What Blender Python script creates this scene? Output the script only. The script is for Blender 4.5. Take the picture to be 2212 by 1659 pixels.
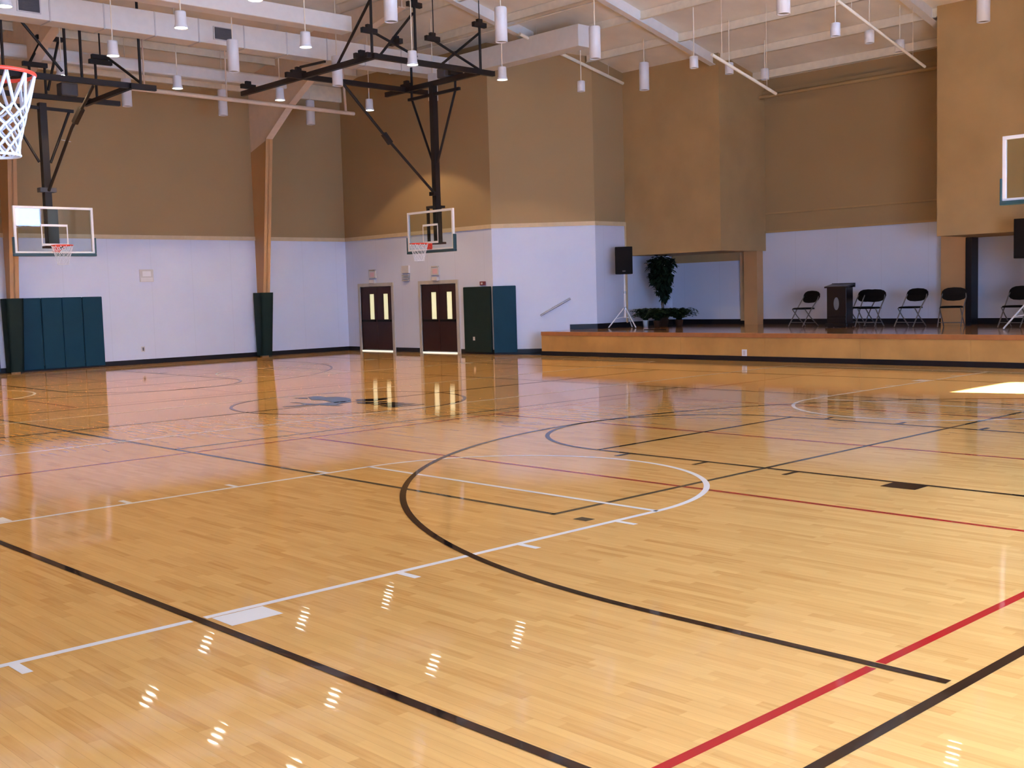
import bpy, bmesh, math, random
from mathutils import Matrix, Vector
random.seed(7)
for o in list(bpy.data.objects): bpy.data.objects.remove(o)
S = bpy.context.scene
COL = S.collection
PI = math.pi

# ------------------------------------------------------------------ camera
# X runs along the side walls to the stage end, Y runs to the far (left) wall, Z up, metres
cam = bpy.data.cameras.new('camera'); cam.sensor_width = 36; cam.lens = 39.996
cam.clip_start = 0.05; cam.clip_end = 200
co = bpy.data.objects.new('camera', cam); COL.objects.link(co)
r_ = (0.727318, -0.685704, -0.02862); u_ = (0.075199, 0.038174, 0.996438); h_ = (0.682169, 0.726879, -0.079329)
M = Matrix(((r_[0], u_[0], -h_[0], 0), (r_[1], u_[1], -h_[1], 0), (r_[2], u_[2], -h_[2], 1.64), (0, 0, 0, 1)))
co.matrix_world = M
S.camera = co

# ------------------------------------------------------------------ world, sun, exposure
w = bpy.data.worlds.new('sky'); S.world = w; w.use_nodes = True
wn = w.node_tree.nodes; wl = w.node_tree.links; wn.clear()
bg = wn.new('ShaderNodeBackground'); wo = wn.new('ShaderNodeOutputWorld')
bg.inputs['Color'].default_value = (0.42, 0.62, 1.0, 1); bg.inputs['Strength'].default_value = 9.0
wl.new(bg.outputs[0], wo.inputs[0])
S.view_settings.view_transform = 'Standard'; S.view_settings.look = 'None'
S.view_settings.gamma = 1; S.view_settings.use_curve_mapping = False
S.view_settings.exposure = -0.32

def light(name, kind, loc, energy, color, rot=None, **kw):
    d = bpy.data.lights.new(name, kind); d.energy = energy; d.color = color
    for k, v in kw.items(): setattr(d, k, v)
    o = bpy.data.objects.new(name, d); COL.objects.link(o); o.location = loc
    if rot is not None: o.rotation_euler = rot
    return o
# sun through the clerestory window beside the stage
sd = Vector((-2.3, 8.35, -7.25)).normalized()
so = light('sun', 'SUN', (18, -10, 16), 260, (1.0, 0.96, 0.92), angle=0.009)
so.rotation_euler = sd.to_track_quat('-Z', 'Y').to_euler()

YR = -0.6          # inner face of the near side wall
# daylight entering by the big glazed openings of the near side wall (outside the frame)
GLZ = [(-3.4, 0.9, 0.12, 3.3), (1.6, 6.4, 0.12, 3.3), (7.4, 12.6, 0.12, 3.3)]   # x0,x1,z0,z1
CLE = [(18.45, 20.6, 5.3, 7.5)]
DAY = (0.32, 0.52, 1.0)
for (x0, x1, z0, z1), e in list(zip(GLZ+CLE, (230, 680, 2350, 1100))):
    light('window_daylight', 'AREA', ((x0+x1)/2, YR-0.32, (z0+z1)/2), e, DAY, (PI/2, 0, 0), shape='RECTANGLE', size=x1-x0, size_y=z1-z0)
# ^ an area light points down -Z; rotated +90 deg about X it faces +Y, into the hall

# ------------------------------------------------------------------ materials
def srgb(r, g, b):
    def f(c):
        c /= 255.0
        return c/12.92 if c <= 0.04045 else ((c+0.055)/1.055)**2.4
    return (f(r), f(g), f(b), 1)
def lin(r, g, b): return (r, g, b, 1)
def newmat(name):
    m = bpy.data.materials.new(name); m.use_nodes = True
    nt = m.node_tree; b = nt.nodes['Principled BSDF']
    return m, nt, b
def mat(name, col, rough=0.5, metal=0.0, spec=0.5, noise=0.06, scale=6.0, coat=0.0, bump=0.0, bscale=60):
    m, nt, b = newmat(name)
    b.inputs['Roughness'].default_value = rough; b.inputs['Metallic'].default_value = metal
    b.inputs['Specular IOR Level'].default_value = spec
    b.inputs['Coat Weight'].default_value = coat
    tc = nt.nodes.new('ShaderNodeTexCoord'); nz = nt.nodes.new('ShaderNodeTexNoise'); nz.inputs['Scale'].default_value = scale
    nz.inputs['Detail'].default_value = 4
    nt.links.new(tc.outputs['Object'], nz.inputs['Vector'])
    cr = nt.nodes.new('ShaderNodeValToRGB')
    c = col
    cr.color_ramp.elements[0].position = 0.3; cr.color_ramp.elements[1].position = 0.7
    cr.color_ramp.elements[0].color = tuple(min(1, v*(1-noise)) for v in c[:3])+(1,)
    cr.color_ramp.elements[1].color = tuple(min(1, v*(1+noise)) for v in c[:3])+(1,)
    nt.links.new(nz.outputs['Fac'], cr.inputs['Fac']); nt.links.new(cr.outputs['Color'], b.inputs['Base Color'])
    if bump:
        n2 = nt.nodes.new('ShaderNodeTexNoise'); n2.inputs['Scale'].default_value = bscale
        nt.links.new(tc.outputs['Object'], n2.inputs['Vector'])
        bp = nt.nodes.new('ShaderNodeBump'); bp.inputs['Strength'].default_value = bump; bp.inputs['Distance'].default_value = 0.01
        nt.links.new(n2.outputs['Fac'], bp.inputs['Height']); nt.links.new(bp.outputs['Normal'], b.inputs['Normal'])
    return m
def emit(name, col, s):
    m, nt, b = newmat(name)
    b.inputs['Base Color'].default_value = (0.8, 0.8, 0.8, 1)
    b.inputs['Emission Color'].default_value = col; b.inputs['Emission Strength'].default_value = s
    return m
class NB:
    def __init__(s, nt): s.nt = nt
    def n(s, t, **k):
        x = s.nt.nodes.new(t)
        for a, v in k.items(): setattr(x, a, v)
        return x
    def math(s, op, a, b=None, c=None):
        x = s.n('ShaderNodeMath', operation=op)
        for i, v in enumerate((a, b, c)):
            if v is None: continue
            if isinstance(v, (int, float)): x.inputs[i].default_value = v
            else: s.nt.links.new(v, x.inputs[i])
        return x.outputs[0]
    def l(s, a, b): s.nt.links.new(a, b)

def floor_gloss(nt, b, rand=None, tilt=0.006):
    """finish of the varnished hall floor: slight waves in the reflections"""
    nb = NB(nt)
    b.inputs['Roughness'].default_value = 0.075
    b.inputs['Specular IOR Level'].default_value = 0.56
    geo = nb.n('ShaderNodeNewGeometry')
    if rand is None:
        tc = nb.n('ShaderNodeTexCoord'); src = tc.outputs['Object']
    return nb, geo

def wood_floor(name, light_c, dark_c, row=0.057, ln=0.62, tilt=0.010, rough=0.075, spec=0.5):
    m, nt, b = newmat(name); nb = NB(nt)
    tc = nb.n('ShaderNodeTexCoord'); sp = nb.n('ShaderNodeSeparateXYZ'); nb.l(tc.outputs['Object'], sp.inputs[0])
    X, Y = sp.outputs[0], sp.outputs[1]
    rx = nb.math('DIVIDE', X, row); ri = nb.math('FLOOR', rx)
    w1 = nb.n('ShaderNodeTexWhiteNoise', noise_dimensions='1D'); nb.l(ri, w1.inputs['W'])
    ly = nb.math('ADD', nb.math('DIVIDE', Y, ln), nb.math('MULTIPLY', w1.outputs['Value'], 7.31))
    # uneven strip lengths
    ly = nb.math('ADD', ly, nb.math('MULTIPLY', nb.math('SINE', nb.math('MULTIPLY', ly, 2.1)), 0.28))
    ci = nb.math('FLOOR', ly)
    cv = nb.n('ShaderNodeCombineXYZ'); nb.l(ri, cv.inputs[0]); nb.l(ci, cv.inputs[1])
    w2 = nb.n('ShaderNodeTexWhiteNoise', noise_dimensions='2D'); nb.l(cv.outputs[0], w2.inputs['Vector'])
    rnd = w2.outputs['Value']
    # grain stretched along the strips
    mp = nb.n('ShaderNodeMapping'); mp.inputs['Scale'].default_value = (48, 2.4, 1); nb.l(tc.outputs['Object'], mp.inputs[0])
    gn = nb.n('ShaderNodeTexNoise'); gn.inputs['Scale'].default_value = 1.0; gn.inputs['Detail'].default_value = 5; nb.l(mp.outputs[0], gn.inputs['Vector'])
    bn = nb.n('ShaderNodeTexNoise'); bn.inputs['Scale'].default_value = 0.8; bn.inputs['Detail'].default_value = 2; nb.l(tc.outputs['Object'], bn.inputs['Vector'])
    fac = nb.math('ADD', nb.math('MULTIPLY', rnd, 0.42), nb.math('ADD', nb.math('MULTIPLY', gn.outputs['Fac'], 0.62), nb.math('MULTIPLY', bn.outputs['Fac'], 0.16)))
    cr = nb.n('ShaderNodeValToRGB'); e = cr.color_ramp.elements
    e[0].position = 0.15; e[0].color = light_c; e[1].position = 1.02; e[1].color = dark_c
    mid = cr.color_ramp.elements.new(0.72); mid.color = tuple(l*0.55+d*0.45 for l, d in zip(light_c, dark_c))
    nb.l(fac, cr.inputs['Fac'])
    # fine seams between the strips
    fx = nb.math('FRACT', rx); seam = nb.math('LESS_THAN', fx, 0.025)
    mx = nb.n('ShaderNodeMix', data_type='RGBA'); nb.l(nb.math('MULTIPLY', seam, 0.35), mx.inputs['Factor'])
    nb.l(cr.outputs['Color'], mx.inputs[6]); mx.inputs[7].default_value = tuple(c*0.3 for c in dark_c[:3])+(1,)
    nb.l(mx.outputs[2], b.inputs['Base Color'])
    b.inputs['Roughness'].default_value = rough; b.inputs['Specular IOR Level'].default_value = spec
    # every strip lies at a very slightly different angle, plus gentle waves
    wob = nb.n('ShaderNodeTexNoise'); wob.inputs['Scale'].default_value = 5.0; wob.inputs['Detail'].default_value = 1
    mp2 = nb.n('ShaderNodeMapping'); mp2.inputs['Scale'].default_value = (2.4, 0.9, 1); nb.l(tc.outputs['Object'], mp2.inputs[0]); nb.l(mp2.outputs[0], wob.inputs['Vector'])
    geo = nb.n('ShaderNodeNewGeometry')
    v1 = nb.n('ShaderNodeVectorMath', operation='SUBTRACT'); nb.l(w2.outputs['Color'], v1.inputs[0]); v1.inputs[1].default_value = (.5, .5, .5)
    v2 = nb.n('ShaderNodeVectorMath', operation='MULTIPLY'); nb.l(v1.outputs[0], v2.inputs[0]); v2.inputs[1].default_value = (tilt*0.6, tilt*0.15, 0)
    cup = nb.n('ShaderNodeCombineXYZ'); nb.l(nb.math('MULTIPLY', nb.math('SUBTRACT', fx, 0.5), tilt*3.6), cup.inputs[0])
    v3 = nb.n('ShaderNodeVectorMath', operation='SUBTRACT'); nb.l(wob.outputs['Color'], v3.inputs[0]); v3.inputs[1].default_value = (.5, .5, .5)
    v4 = nb.n('ShaderNodeVectorMath', operation='MULTIPLY'); nb.l(v3.outputs[0], v4.inputs[0]); v4.inputs[1].default_value = (tilt*0.55, tilt*0.4, 0)
    a0 = nb.n('ShaderNodeVectorMath', operation='ADD'); nb.l(v2.outputs[0], a0.inputs[0]); nb.l(cup.outputs[0], a0.inputs[1])
    a1 = nb.n('ShaderNodeVectorMath', operation='ADD'); nb.l(a0.outputs[0], a1.inputs[0]); nb.l(v4.outputs[0], a1.inputs[1])
    a2 = nb.n('ShaderNodeVectorMath', operation='ADD'); nb.l(a1.outputs[0], a2.inputs[0]); nb.l(geo.outputs['Normal'], a2.inputs[1])
    nn = nb.n('ShaderNodeVectorMath', operation='NORMALIZE'); nb.l(a2.outputs[0], nn.inputs[0])
    nb.l(nn.outputs[0], b.inputs['Normal'])
    return m

def paint_line(name, col):
    m = mat(name, col, rough=0.045, spec=0.24, noise=0.04, scale=2.0)
    nt = m.node_tree; nb = NB(nt); b = nt.nodes['Principled BSDF']
    tc = nb.n('ShaderNodeTexCoord'); wob = nb.n('ShaderNodeTexNoise'); wob.inputs['Scale'].default_value = 5.0
    mp2 = nb.n('ShaderNodeMapping'); mp2.inputs['Scale'].default_value = (2.4, 0.9, 1); nb.l(tc.outputs['Object'], mp2.inputs[0]); nb.l(mp2.outputs[0], wob.inputs['Vector'])
    v3 = nb.n('ShaderNodeVectorMath', operation='SUBTRACT'); nb.l(wob.outputs['Color'], v3.inputs[0]); v3.inputs[1].default_value = (.5, .5, .5)
    v4 = nb.n('ShaderNodeVectorMath', operation='MULTIPLY'); nb.l(v3.outputs[0], v4.inputs[0]); v4.inputs[1].default_value = (0.006, 0.004, 0)
    geo = nb.n('ShaderNodeNewGeometry')
    a2 = nb.n('ShaderNodeVectorMath', operation='ADD'); nb.l(v4.outputs[0], a2.inputs[0]); nb.l(geo.outputs['Normal'], a2.inputs[1])
    nn = nb.n('ShaderNodeVectorMath', operation='NORMALIZE'); nb.l(a2.outputs[0], nn.inputs[0]); nb.l(nn.outputs[0], b.inputs['Normal'])
    return m

def wall_mat(name, lower, upper, zsplit, panels=1.22):
    """painted wall: pale boards below zsplit, tan acoustic cladding above"""
    m, nt, b = newmat(name); nb = NB(nt)
    tc = nb.n('ShaderNodeTexCoord'); sp = nb.n('ShaderNodeSeparateXYZ'); nb.l(tc.outputs['Object'], sp.inputs[0])
    up = nb.math('GREATER_THAN', sp.outputs[2], zsplit)
    nz = nb.n('ShaderNodeTexNoise'); nz.inputs['Scale'].default_value = 0.7; nz.inputs['Detail'].default_value = 6; nb.l(tc.outputs['Object'], nz.inputs['Vector'])
    s = nb.math('ADD', sp.outputs[0], sp.outputs[1])
    fr = nb.math('FRACT', nb.math('DIVIDE', s, panels)); seam = nb.math('LESS_THAN', fr, 0.016)
    fz = nb.math('FRACT', nb.math('DIVIDE', sp.outputs[2], 1.2)); seamz = nb.math('MULTIPLY', nb.math('LESS_THAN', fz, 0.012), up)
    dark = nb.math('MULTIPLY', nb.math('MAXIMUM', nb.math('MULTIPLY', seam, nb.math('SUBTRACT', 1.0, up)), nb.math('MULTIPLY', seamz, 0.2)), 0.06)
    dk = nb.math('SUBTRACT', nb.math('ADD', 0.95, nb.math('MULTIPLY', nb.math('SUBTRACT', nz.outputs['Fac'], 0.5), 0.14)), dark)
    mx = nb.n('ShaderNodeMix', data_type='RGBA'); nb.l(up, mx.inputs['Factor']); mx.inputs[6].default_value = lower; mx.inputs[7].default_value = upper
    mul = nb.n('ShaderNodeVectorMath', operation='SCALE'); nb.l(mx.outputs[2], mul.inputs[0]); nb.l(dk, mul.inputs['Scale'])
    nb.l(mul.outputs[0], b.inputs['Base Color'])
    nb.l(nb.math('ADD', 0.45, nb.math('MULTIPLY', up, 0.4)), b.inputs['Roughness'])
    n2 = nb.n('ShaderNodeTexNoise'); n2.inputs['Scale'].default_value = 90; nb.l(tc.outputs['Object'], n2.inputs['Vector'])
    bp = nb.n('ShaderNodeBump'); bp.inputs['Strength'].default_value = 0.15; bp.inputs['Distance'].default_value = 0.004
    nb.l(n2.outputs['Fac'], bp.inputs['Height']); nb.l(bp.outputs['Normal'], b.inputs['Normal'])
    return m

WHITE_W = lin(0.68, 0.71, 0.84); TAN_W = lin(0.37, 0.25, 0.118)
m_wall = wall_mat('wall_paint', WHITE_W, TAN_W, 3.50)
m_stagewall = wall_mat('stage_wall_paint', WHITE_W, TAN_W, 3.05)
m_tan = mat('tan_cladding', lin(0.40, 0.262, 0.115), 0.85, noise=0.08, scale=1.2, bump=0.15, bscale=90)
m_trim = mat('cream_trim', lin(0.62, 0.47, 0.28), 0.5)
m_frame = mat('cream_steel', lin(0.78, 0.60, 0.44), 0.5, noise=0.04)
m_column = mat('tan_column', lin(0.52, 0.29, 0.12), 0.5, noise=0.05, scale=1.5)
m_base = mat('black_rubber', lin(0.006, 0.006, 0.009), 0.45, spec=0.3)
m_floor = wood_floor('maple_floor', lin(0.80, 0.465, 0.145), lin(0.54, 0.255, 0.06), ln=0.45, tilt=0.0045, rough=0.035, spec=0.34)
m_stagefloor = wood_floor('stage_floor', lin(0.46, 0.25, 0.11), lin(0.25, 0.12, 0.045), tilt=0.006)
m_stage = mat('stage_plywood', lin(0.50, 0.27, 0.080), 0.4, noise=0.16, scale=1.6)
m_stagetop = mat('stage_nosing', lin(0.36, 0.14, 0.045), 0.3, noise=0.1)
m_ceiling = mat('ceiling_liner', lin(0.88, 0.79, 0.65), 0.6, noise=0.07, scale=1.3)
m_purlin = mat('cream_purlin', lin(0.88, 0.77, 0.59), 0.5)
m_duct = mat('duct_paint', lin(0.80, 0.75, 0.68), 0.45, noise=0.03)
m_white = mat('white_enamel', lin(0.80, 0.78, 0.78), 0.35, noise=0.02)
m_offw = mat('offwhite_plastic', lin(0.62, 0.58, 0.55), 0.4, noise=0.02)
m_black = mat('black_steel', lin(0.012, 0.009, 0.008), 0.5, spec=0.3)
m_blackm = mat('black_plastic', lin(0.004, 0.003, 0.003), 0.6, spec=0.12)
m_grille = mat('dark_grille', lin(0.06, 0.06, 0.07), 0.6)
m_grey = mat('grey_metal', lin(0.35, 0.35, 0.37), 0.3, metal=0.8)
m_chrome = mat('chrome', lin(0.75, 0.75, 0.78), 0.12, metal=1.0)
m_pad = mat('teal_pad_vinyl', lin(0.006, 0.040, 0.075), 0.6, spec=0.15, noise=0.06, scale=2)
m_padd = mat('board_pad_teal', lin(0.016, 0.055, 0.075), 0.4)
m_padk = mat('dark_green_pad_vinyl', lin(0.009, 0.022, 0.020), 0.6, spec=0.15)
m_red = mat('orange_red_rim', lin(0.75, 0.055, 0.03), 0.35)
m_net = mat('white_net_cord', lin(0.80, 0.82, 0.88), 0.8)
m_door = mat('dark_cherry_door', lin(0.026, 0.007, 0.004), 0.45, spec=0.25, noise=0.15, scale=3)
m_doorfr = mat('taupe_door_frame', lin(0.46, 0.42, 0.36), 0.45)
m_lampglow = emit('lamp_glow', (1.0, 0.90, 0.76, 1), 55)
m_doorglow = emit('lit_corridor_glass', (0.95, 0.92, 0.40, 1), 0.72)
m_sillglow = emit('light_under_door', (1.0, 0.93, 0.75, 1), 1.3)
m_exit = mat('exit_face', lin(0.75, 0.45, 0.47), 0.4)
m_leaf = mat('dark_green_leaf', lin(0.007, 0.018, 0.008), 0.6, spec=0.2, noise=0.4, scale=5)
m_leaf2 = mat('fern_leaf', lin(0.012, 0.026, 0.008), 0.6, spec=0.2, noise=0.4, scale=5)
m_bark = mat('bark', lin(0.10, 0.06, 0.03), 0.8)
m_pot = mat('brown_pot', lin(0.05, 0.022, 0.012), 0.5)
m_soil = mat('soil', lin(0.02, 0.012, 0.008), 0.9)
m_lectern = mat('black_lacquer_wood', lin(0.009, 0.005, 0.004), 0.35, spec=0.35)
m_paper = mat('pale_emblem', lin(0.16, 0.165, 0.17), 0.5)
m_chairf = mat('grey_tube', lin(0.18, 0.17, 0.17), 0.35, metal=0.4)
m_l_black = paint_line('line_black', lin(0.016, 0.008, 0.006)); m_l_white = paint_line('line_white', lin(0.88, 0.84, 0.74))
m_l_red = paint_line('line_red', lin(0.40, 0.012, 0.014)); m_l_green = paint_line('line_olive', lin(0.060, 0.050, 0.028))
m_l_teal = paint_line('emblem_teal', lin(0.015, 0.05, 0.075)); m_l_dark = paint_line('emblem_black', lin(0.006, 0.010, 0.009))
def glass_mat(name, tint, gloss=0.09):
    m = bpy.data.materials.new(name); m.use_nodes = True; nt = m.node_tree; nt.nodes.clear(); nb = NB(nt)
    o = nb.n('ShaderNodeOutputMaterial'); t = nb.n('ShaderNodeBsdfTransparent'); g = nb.n('ShaderNodeBsdfGlossy')
    t.inputs['Color'].default_value = tint; g.inputs['Roughness'].default_value = 0.02
    fr = nb.n('ShaderNodeFresnel'); fr.inputs['IOR'].default_value = 1.52
    geo = nb.n('ShaderNodeNewGeometry'); f = nb.math('MULTIPLY', nb.math('ADD', fr.outputs[0], gloss), nb.math('SUBTRACT', 1.0, geo.outputs['Backfacing'])); mx = nb.n('ShaderNodeMixShader'); nb.l(f, mx.inputs[0])
    nb.l(t.outputs[0], mx.inputs[1]); nb.l(g.outputs[0], mx.inputs[2]); nb.l(mx.outputs[0], o.inputs[0])
    return m
m_glass = glass_mat('backboard_glass', (0.90, 0.95, 0.95, 1), 0.01)
m_pane = glass_mat('window_glass', (0.95, 0.97, 0.98, 1), 0.0)
m_lens = mat('lamp_lens', lin(0.45, 0.47, 0.52), 0.15, metal=0.6, noise=0.5, scale=60)

# ------------------------------------------------------------------ mesh helpers
class MB:
    def __init__(s): s.v = []; s.f = []; s.sm = []
    def add(s, vs, fs, smooth=False):
        n = len(s.v); s.v += [tuple(v) for v in vs]
        for f in fs: s.f.append(tuple(i+n for i in f)); s.sm.append(smooth)
        return s
    def box(s, x0, x1, y0, y1, z0, z1):
        if x0 > x1: x0, x1 = x1, x0
        if y0 > y1: y0, y1 = y1, y0
        if z0 > z1: z0, z1 = z1, z0
        return s.add([(x0,y0,z0),(x1,y0,z0),(x1,y1,z0),(x0,y1,z0),(x0,y0,z1),(x1,y0,z1),(x1,y1,z1),(x0,y1,z1)],
            [(3,2,1,0),(4,5,6,7),(0,1,5,4),(1,2,6,5),(2,3,7,6),(3,0,4,7)])
    def prism(s, poly, z0, z1):
        n = len(poly); vs = [(x, y, z0) for x, y in poly]+[(x, y, z1) for x, y in poly]
        return s.add(vs, [tuple(range(n))[::-1], tuple(range(n, 2*n))]+[(i, (i+1) % n, n+(i+1) % n, n+i) for i in range(n)])
    def slab(s, pts, d):
        """polygon pts (3D) extruded by vector d"""
        n = len(pts); P = [Vector(p) for p in pts]; D = Vector(d)
        return s.add(P+[p+D for p in P], [tuple(range(n))[::-1], tuple(range(n, 2*n))]+[(i, (i+1) % n, n+(i+1) % n, n+i) for i in range(n)])
    def tube(s, pts, r, n=10, closed=False):
        P = [Vector(p) for p in pts]; m = len(P); rings = []; up = None
        rr = r if isinstance(r, (list, tuple)) else [r]*m
        for i in range(m):
            if closed: d = P[(i+1) % m]-P[i-1]
            else: d = P[min(i+1, m-1)]-P[max(i-1, 0)]
            d.normalize()
            if up is None: up = Vector((0, 0, 1)) if abs(d.z) < 0.9 else Vector((1, 0, 0))
            a = d.cross(up).normalized(); b = a.cross(d).normalized(); up = b
            rings.append([P[i]+(a*math.cos(2*PI*k/n)+b*math.sin(2*PI*k/n))*rr[i] for k in range(n)])
        vs = [v for R in rings for v in R]; fs = []
        for i in range(m if closed else m-1):
            j = (i+1) % m
            for k in range(n): fs.append((i*n+k, i*n+(k+1) % n, j*n+(k+1) % n, j*n+k))
        s.add(vs, fs, True)
        if not closed: s.add(rings[0], [tuple(range(n))[::-1]]); s.add(rings[-1], [tuple(range(n))])
        return s
    def beam(s, p, q, w, h):
        """rectangular bar from p to q"""
        p = Vector(p); q = Vector(q); d = (q-p).normalized()
        up = Vector((0, 0, 1)) if abs(d.z) < 0.95 else Vector((0, 1, 0))
        a = d.cross(up).normalized()*w/2; b = a.cross(d).normalized()*h/2
        c = [p-a-b, p+a-b, p+a+b, p-a+b, q-a-b, q+a-b, q+a+b, q-a+b]
        return s.add(c, [(3,2,1,0),(4,5,6,7),(0,1,5,4),(1,2,6,5),(2,3,7,6),(3,0,4,7)])
    def lathe(s, prof, n=24, c=(0, 0)):
        vs = [(c[0]+r*math.cos(2*PI*k/n), c[1]+r*math.sin(2*PI*k/n), z) for r, z in prof for k in range(n)]
        fs = [(i*n+k, i*n+(k+1) % n, (i+1)*n+(k+1) % n, (i+1)*n+k) for i in range(len(prof)-1) for k in range(n)]
        s.add(vs, fs, True)
        return s
    def disk(s, r, z, n=24, c=(0, 0), flip=False):
        vs = [(c[0]+r*math.cos(2*PI*k/n), c[1]+r*math.sin(2*PI*k/n), z) for k in range(n)]
        f = tuple(range(n)); return s.add(vs, [f[::-1] if flip else f])
    def build(s, name, m, parent=None, loc=None, bevel=0.0, fix=True):
        me = bpy.data.meshes.new(name); me.from_pydata(s.v, [], s.f)
        for p, sm in zip(me.polygons, s.sm): p.use_smooth = sm
        if fix:
            bm = bmesh.new(); bm.from_mesh(me); bmesh.ops.recalc_face_normals(bm, faces=bm.faces); bm.to_mesh(me); bm.free()
        me.materials.append(m)
        o = bpy.data.objects.new(name, me); COL.objects.link(o)
        if loc is not None: o.location = loc
        if parent is not None: o.parent = parent
        if bevel:
            b = o.modifiers.new('bevel', 'BEVEL'); b.width = bevel; b.segments = 2; b.limit_method = 'ANGLE'
        return o
def struct(o): o['kind'] = 'structure'; return o
def tag(o, label, cat, group=None):
    o['label'] = label; o['category'] = cat
    if group: o['group'] = group
    return o
def empty(name, loc, rz=0):
    o = bpy.data.objects.new(name, None); COL.objects.link(o); o.location = loc; o.rotation_euler = (0, 0, rz)
    o.empty_display_size = 0.1
    return o
def copy_tree(o, parent=None):
    c = o.copy(); COL.objects.link(c)
    if parent is not None: c.parent = parent
    for ch in list(o.children): copy_tree(ch, c)
    return c

# ------------------------------------------------------------------ dimensions
XB = 20.8; YL = 29.6; CY = 14.88; XS = 26.0; SZ = 0.62
def zL(y): return 8.1+0.2*(YL-y)
def zK(x): return 8.3+0.235*(XB-x)

# ------------------------------------------------------------------ floor and court markings
floor = struct(MB().box(-4, 21.0, -0.8, 30.0, -0.2, 0).build('floor', m_floor))
floor2 = MB().box(21.0, 26.3, -0.8, 30.0, -0.2, -0.002).build('subfloor', m_base, floor)

def seg(mb, x0, y0, x1, y1, w, z):
    d = Vector((x1-x0, y1-y0, 0)); n = Vector((-d.y, d.x, 0)).normalized()*w/2
    a = Vector((x0, y0, z)); b = Vector((x1, y1, z)); mb.add([a-n, b-n, b+n, a+n], [(0, 1, 2, 3)])
def arc(mb, cx, cy, r, a0, a1, w, z, n=72):
    vs = []; fs = []
    for i in range(n+1):
        t = math.radians(a0+(a1-a0)*i/n)
        for q in (r-w/2, r+w/2): vs.append((cx+q*math.cos(t), cy+q*math.sin(t), z))
    for i in range(n): fs.append((2*i, 2*i+1, 2*i+3, 2*i+2))
    mb.add(vs, fs)
def rect(mb, x0, y0, x1, y1, w, z):
    h = w/2
    seg(mb, x0-h, y0, x1+h, y0, w, z); seg(mb, x0-h, y1, x1+h, y1, w, z); seg(mb, x0, y0, x0, y1, w, z); seg(mb, x1, y0, x1, y1, w, z)
LW = 0.05
def segx(mb, x0, x1, y, w, z, gaps):
    e = 0.038; cur = x0
    for g in sorted(g for g in gaps if x0+e < g < x1-e):
        if g-e > cur: seg(mb, cur, y, g-e, y, w, z)
        cur = g+e
    seg(mb, cur, y, x1, y, w, z)
# red volleyball courts (long side along X)
for y0, y1, nm in ((2.44, 11.46, 0), (18.3, 27.32, 1)):
    mb = MB(); z = 0.0006
    G = [2.75, 4.39, 16.45, 18.09]
    segx(mb, 1.10, 19.42, y0, LW, z, G); segx(mb, 1.10, 19.42, y1, LW, z, [2.75, 18.09]); seg(mb, 1.10, y0, 1.10, y1, LW, z); seg(mb, 19.42, y0, 19.42, y1, LW, z)
    for x in (7.42, 10.42, 13.42): seg(mb, x, y0, x, y1, LW, z)
    mb.build('red_court_lines', m_l_red, floor, fix=False)
# olive volleyball court (long side along Y)
mb = MB(); z = 0.0012
rect(mb, 5.91, 5.88, 14.93, 23.88, LW, z)
for y in (11.87, CY, 17.89): seg(mb, 5.91, y, 14.93, y, LW, z)
seg(mb, 5.86, 5.58, 5.96, 5.58, 0.13, z)
mb.build('olive_court_lines', m_l_green, floor, fix=False)
# white cross courts
def white_court(yc):
    mb = MB(); z = 0.0018; h = 1.80
    rect(mb, 0.70, yc-5.95, 20.10, yc+5.95, LW, z)
    for s, xb, xf in ((1, 0.70, 6.47), (-1, 20.10, 14.38)):
        for q in (-1, 1):
            segx(mb, min(xb, xf), max(xb, xf), yc+q*h, LW, z, [2.75, 18.09])
            k = yc+q*(h+0.025)
            x0 = xf-s*3.66; k2 = k+q*.008
            mb.add([(x0, k2, z), (x0+s*0.30, k2, z), (x0+s*0.30, k2+q*0.21, z), (x0, k2+q*0.21, z)], [(0, 1, 2, 3)])
            for d in (4.66, 2.42, 1.43, 0.47):
                seg(mb, xf-s*d, k, xf-s*d, k+q*0.17, LW, z)
        seg(mb, xf, yc-h, xf, yc+h, LW, z)
        arc(mb, xf, yc, h, -90 if s > 0 else 90, 90 if s > 0 else 270, LW, z)
    mb.build('white_court_lines', m_l_white, floor, fix=False)
white_court(7.16); white_court(22.60)
# black main court
mb = MB(); z = 0.0024; cx = 10.42; BL = LW*1.05
rect(mb, 2.75, 2.06, 18.09, 27.70, BL, z)
seg(mb, 2.75, CY, 18.09, CY, BL, z); arc(mb, cx, CY, 1.83, 0, 360, LW, z, 120)
for s, yb, yf in ((1, 2.06, 7.92), (-1, 27.70, 21.84)):
    for q in (-1, 1):
        seg(mb, cx+q*1.79, yb, cx+q*1.79, yf, LW, z); k = cx+q*(1.79+0.025)
        for d in (0.44, 1.40, 2.38, 4.6): seg(mb, k, yf-s*d, k+q*0.20, yf-s*d, LW, z)
        y0 = yf-s*3.30; mb.add([(k, y0, z), (k, y0-s*0.30, z), (k+q*0.22, y0-s*0.30, z), (k+q*0.22, y0, z)], [(0, 1, 2, 3)])
        seg(mb, cx+q*6.03, yb+s*.055, cx+q*6.03, yb+s*1.62, BL, z)
    seg(mb, cx-1.79, yf, cx+1.79, yf, LW, z)
    arc(mb, cx, yf, 1.79, 0 if s > 0 else 180, 180 if s > 0 else 360, LW, z)
    arc(mb, cx, yb+s*1.62, 6.03, 0 if s > 0 else 180, 180 if s > 0 else 360, BL, z, 120)
mb.build('black_court_lines', m_l_black, floor, fix=False)
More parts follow.
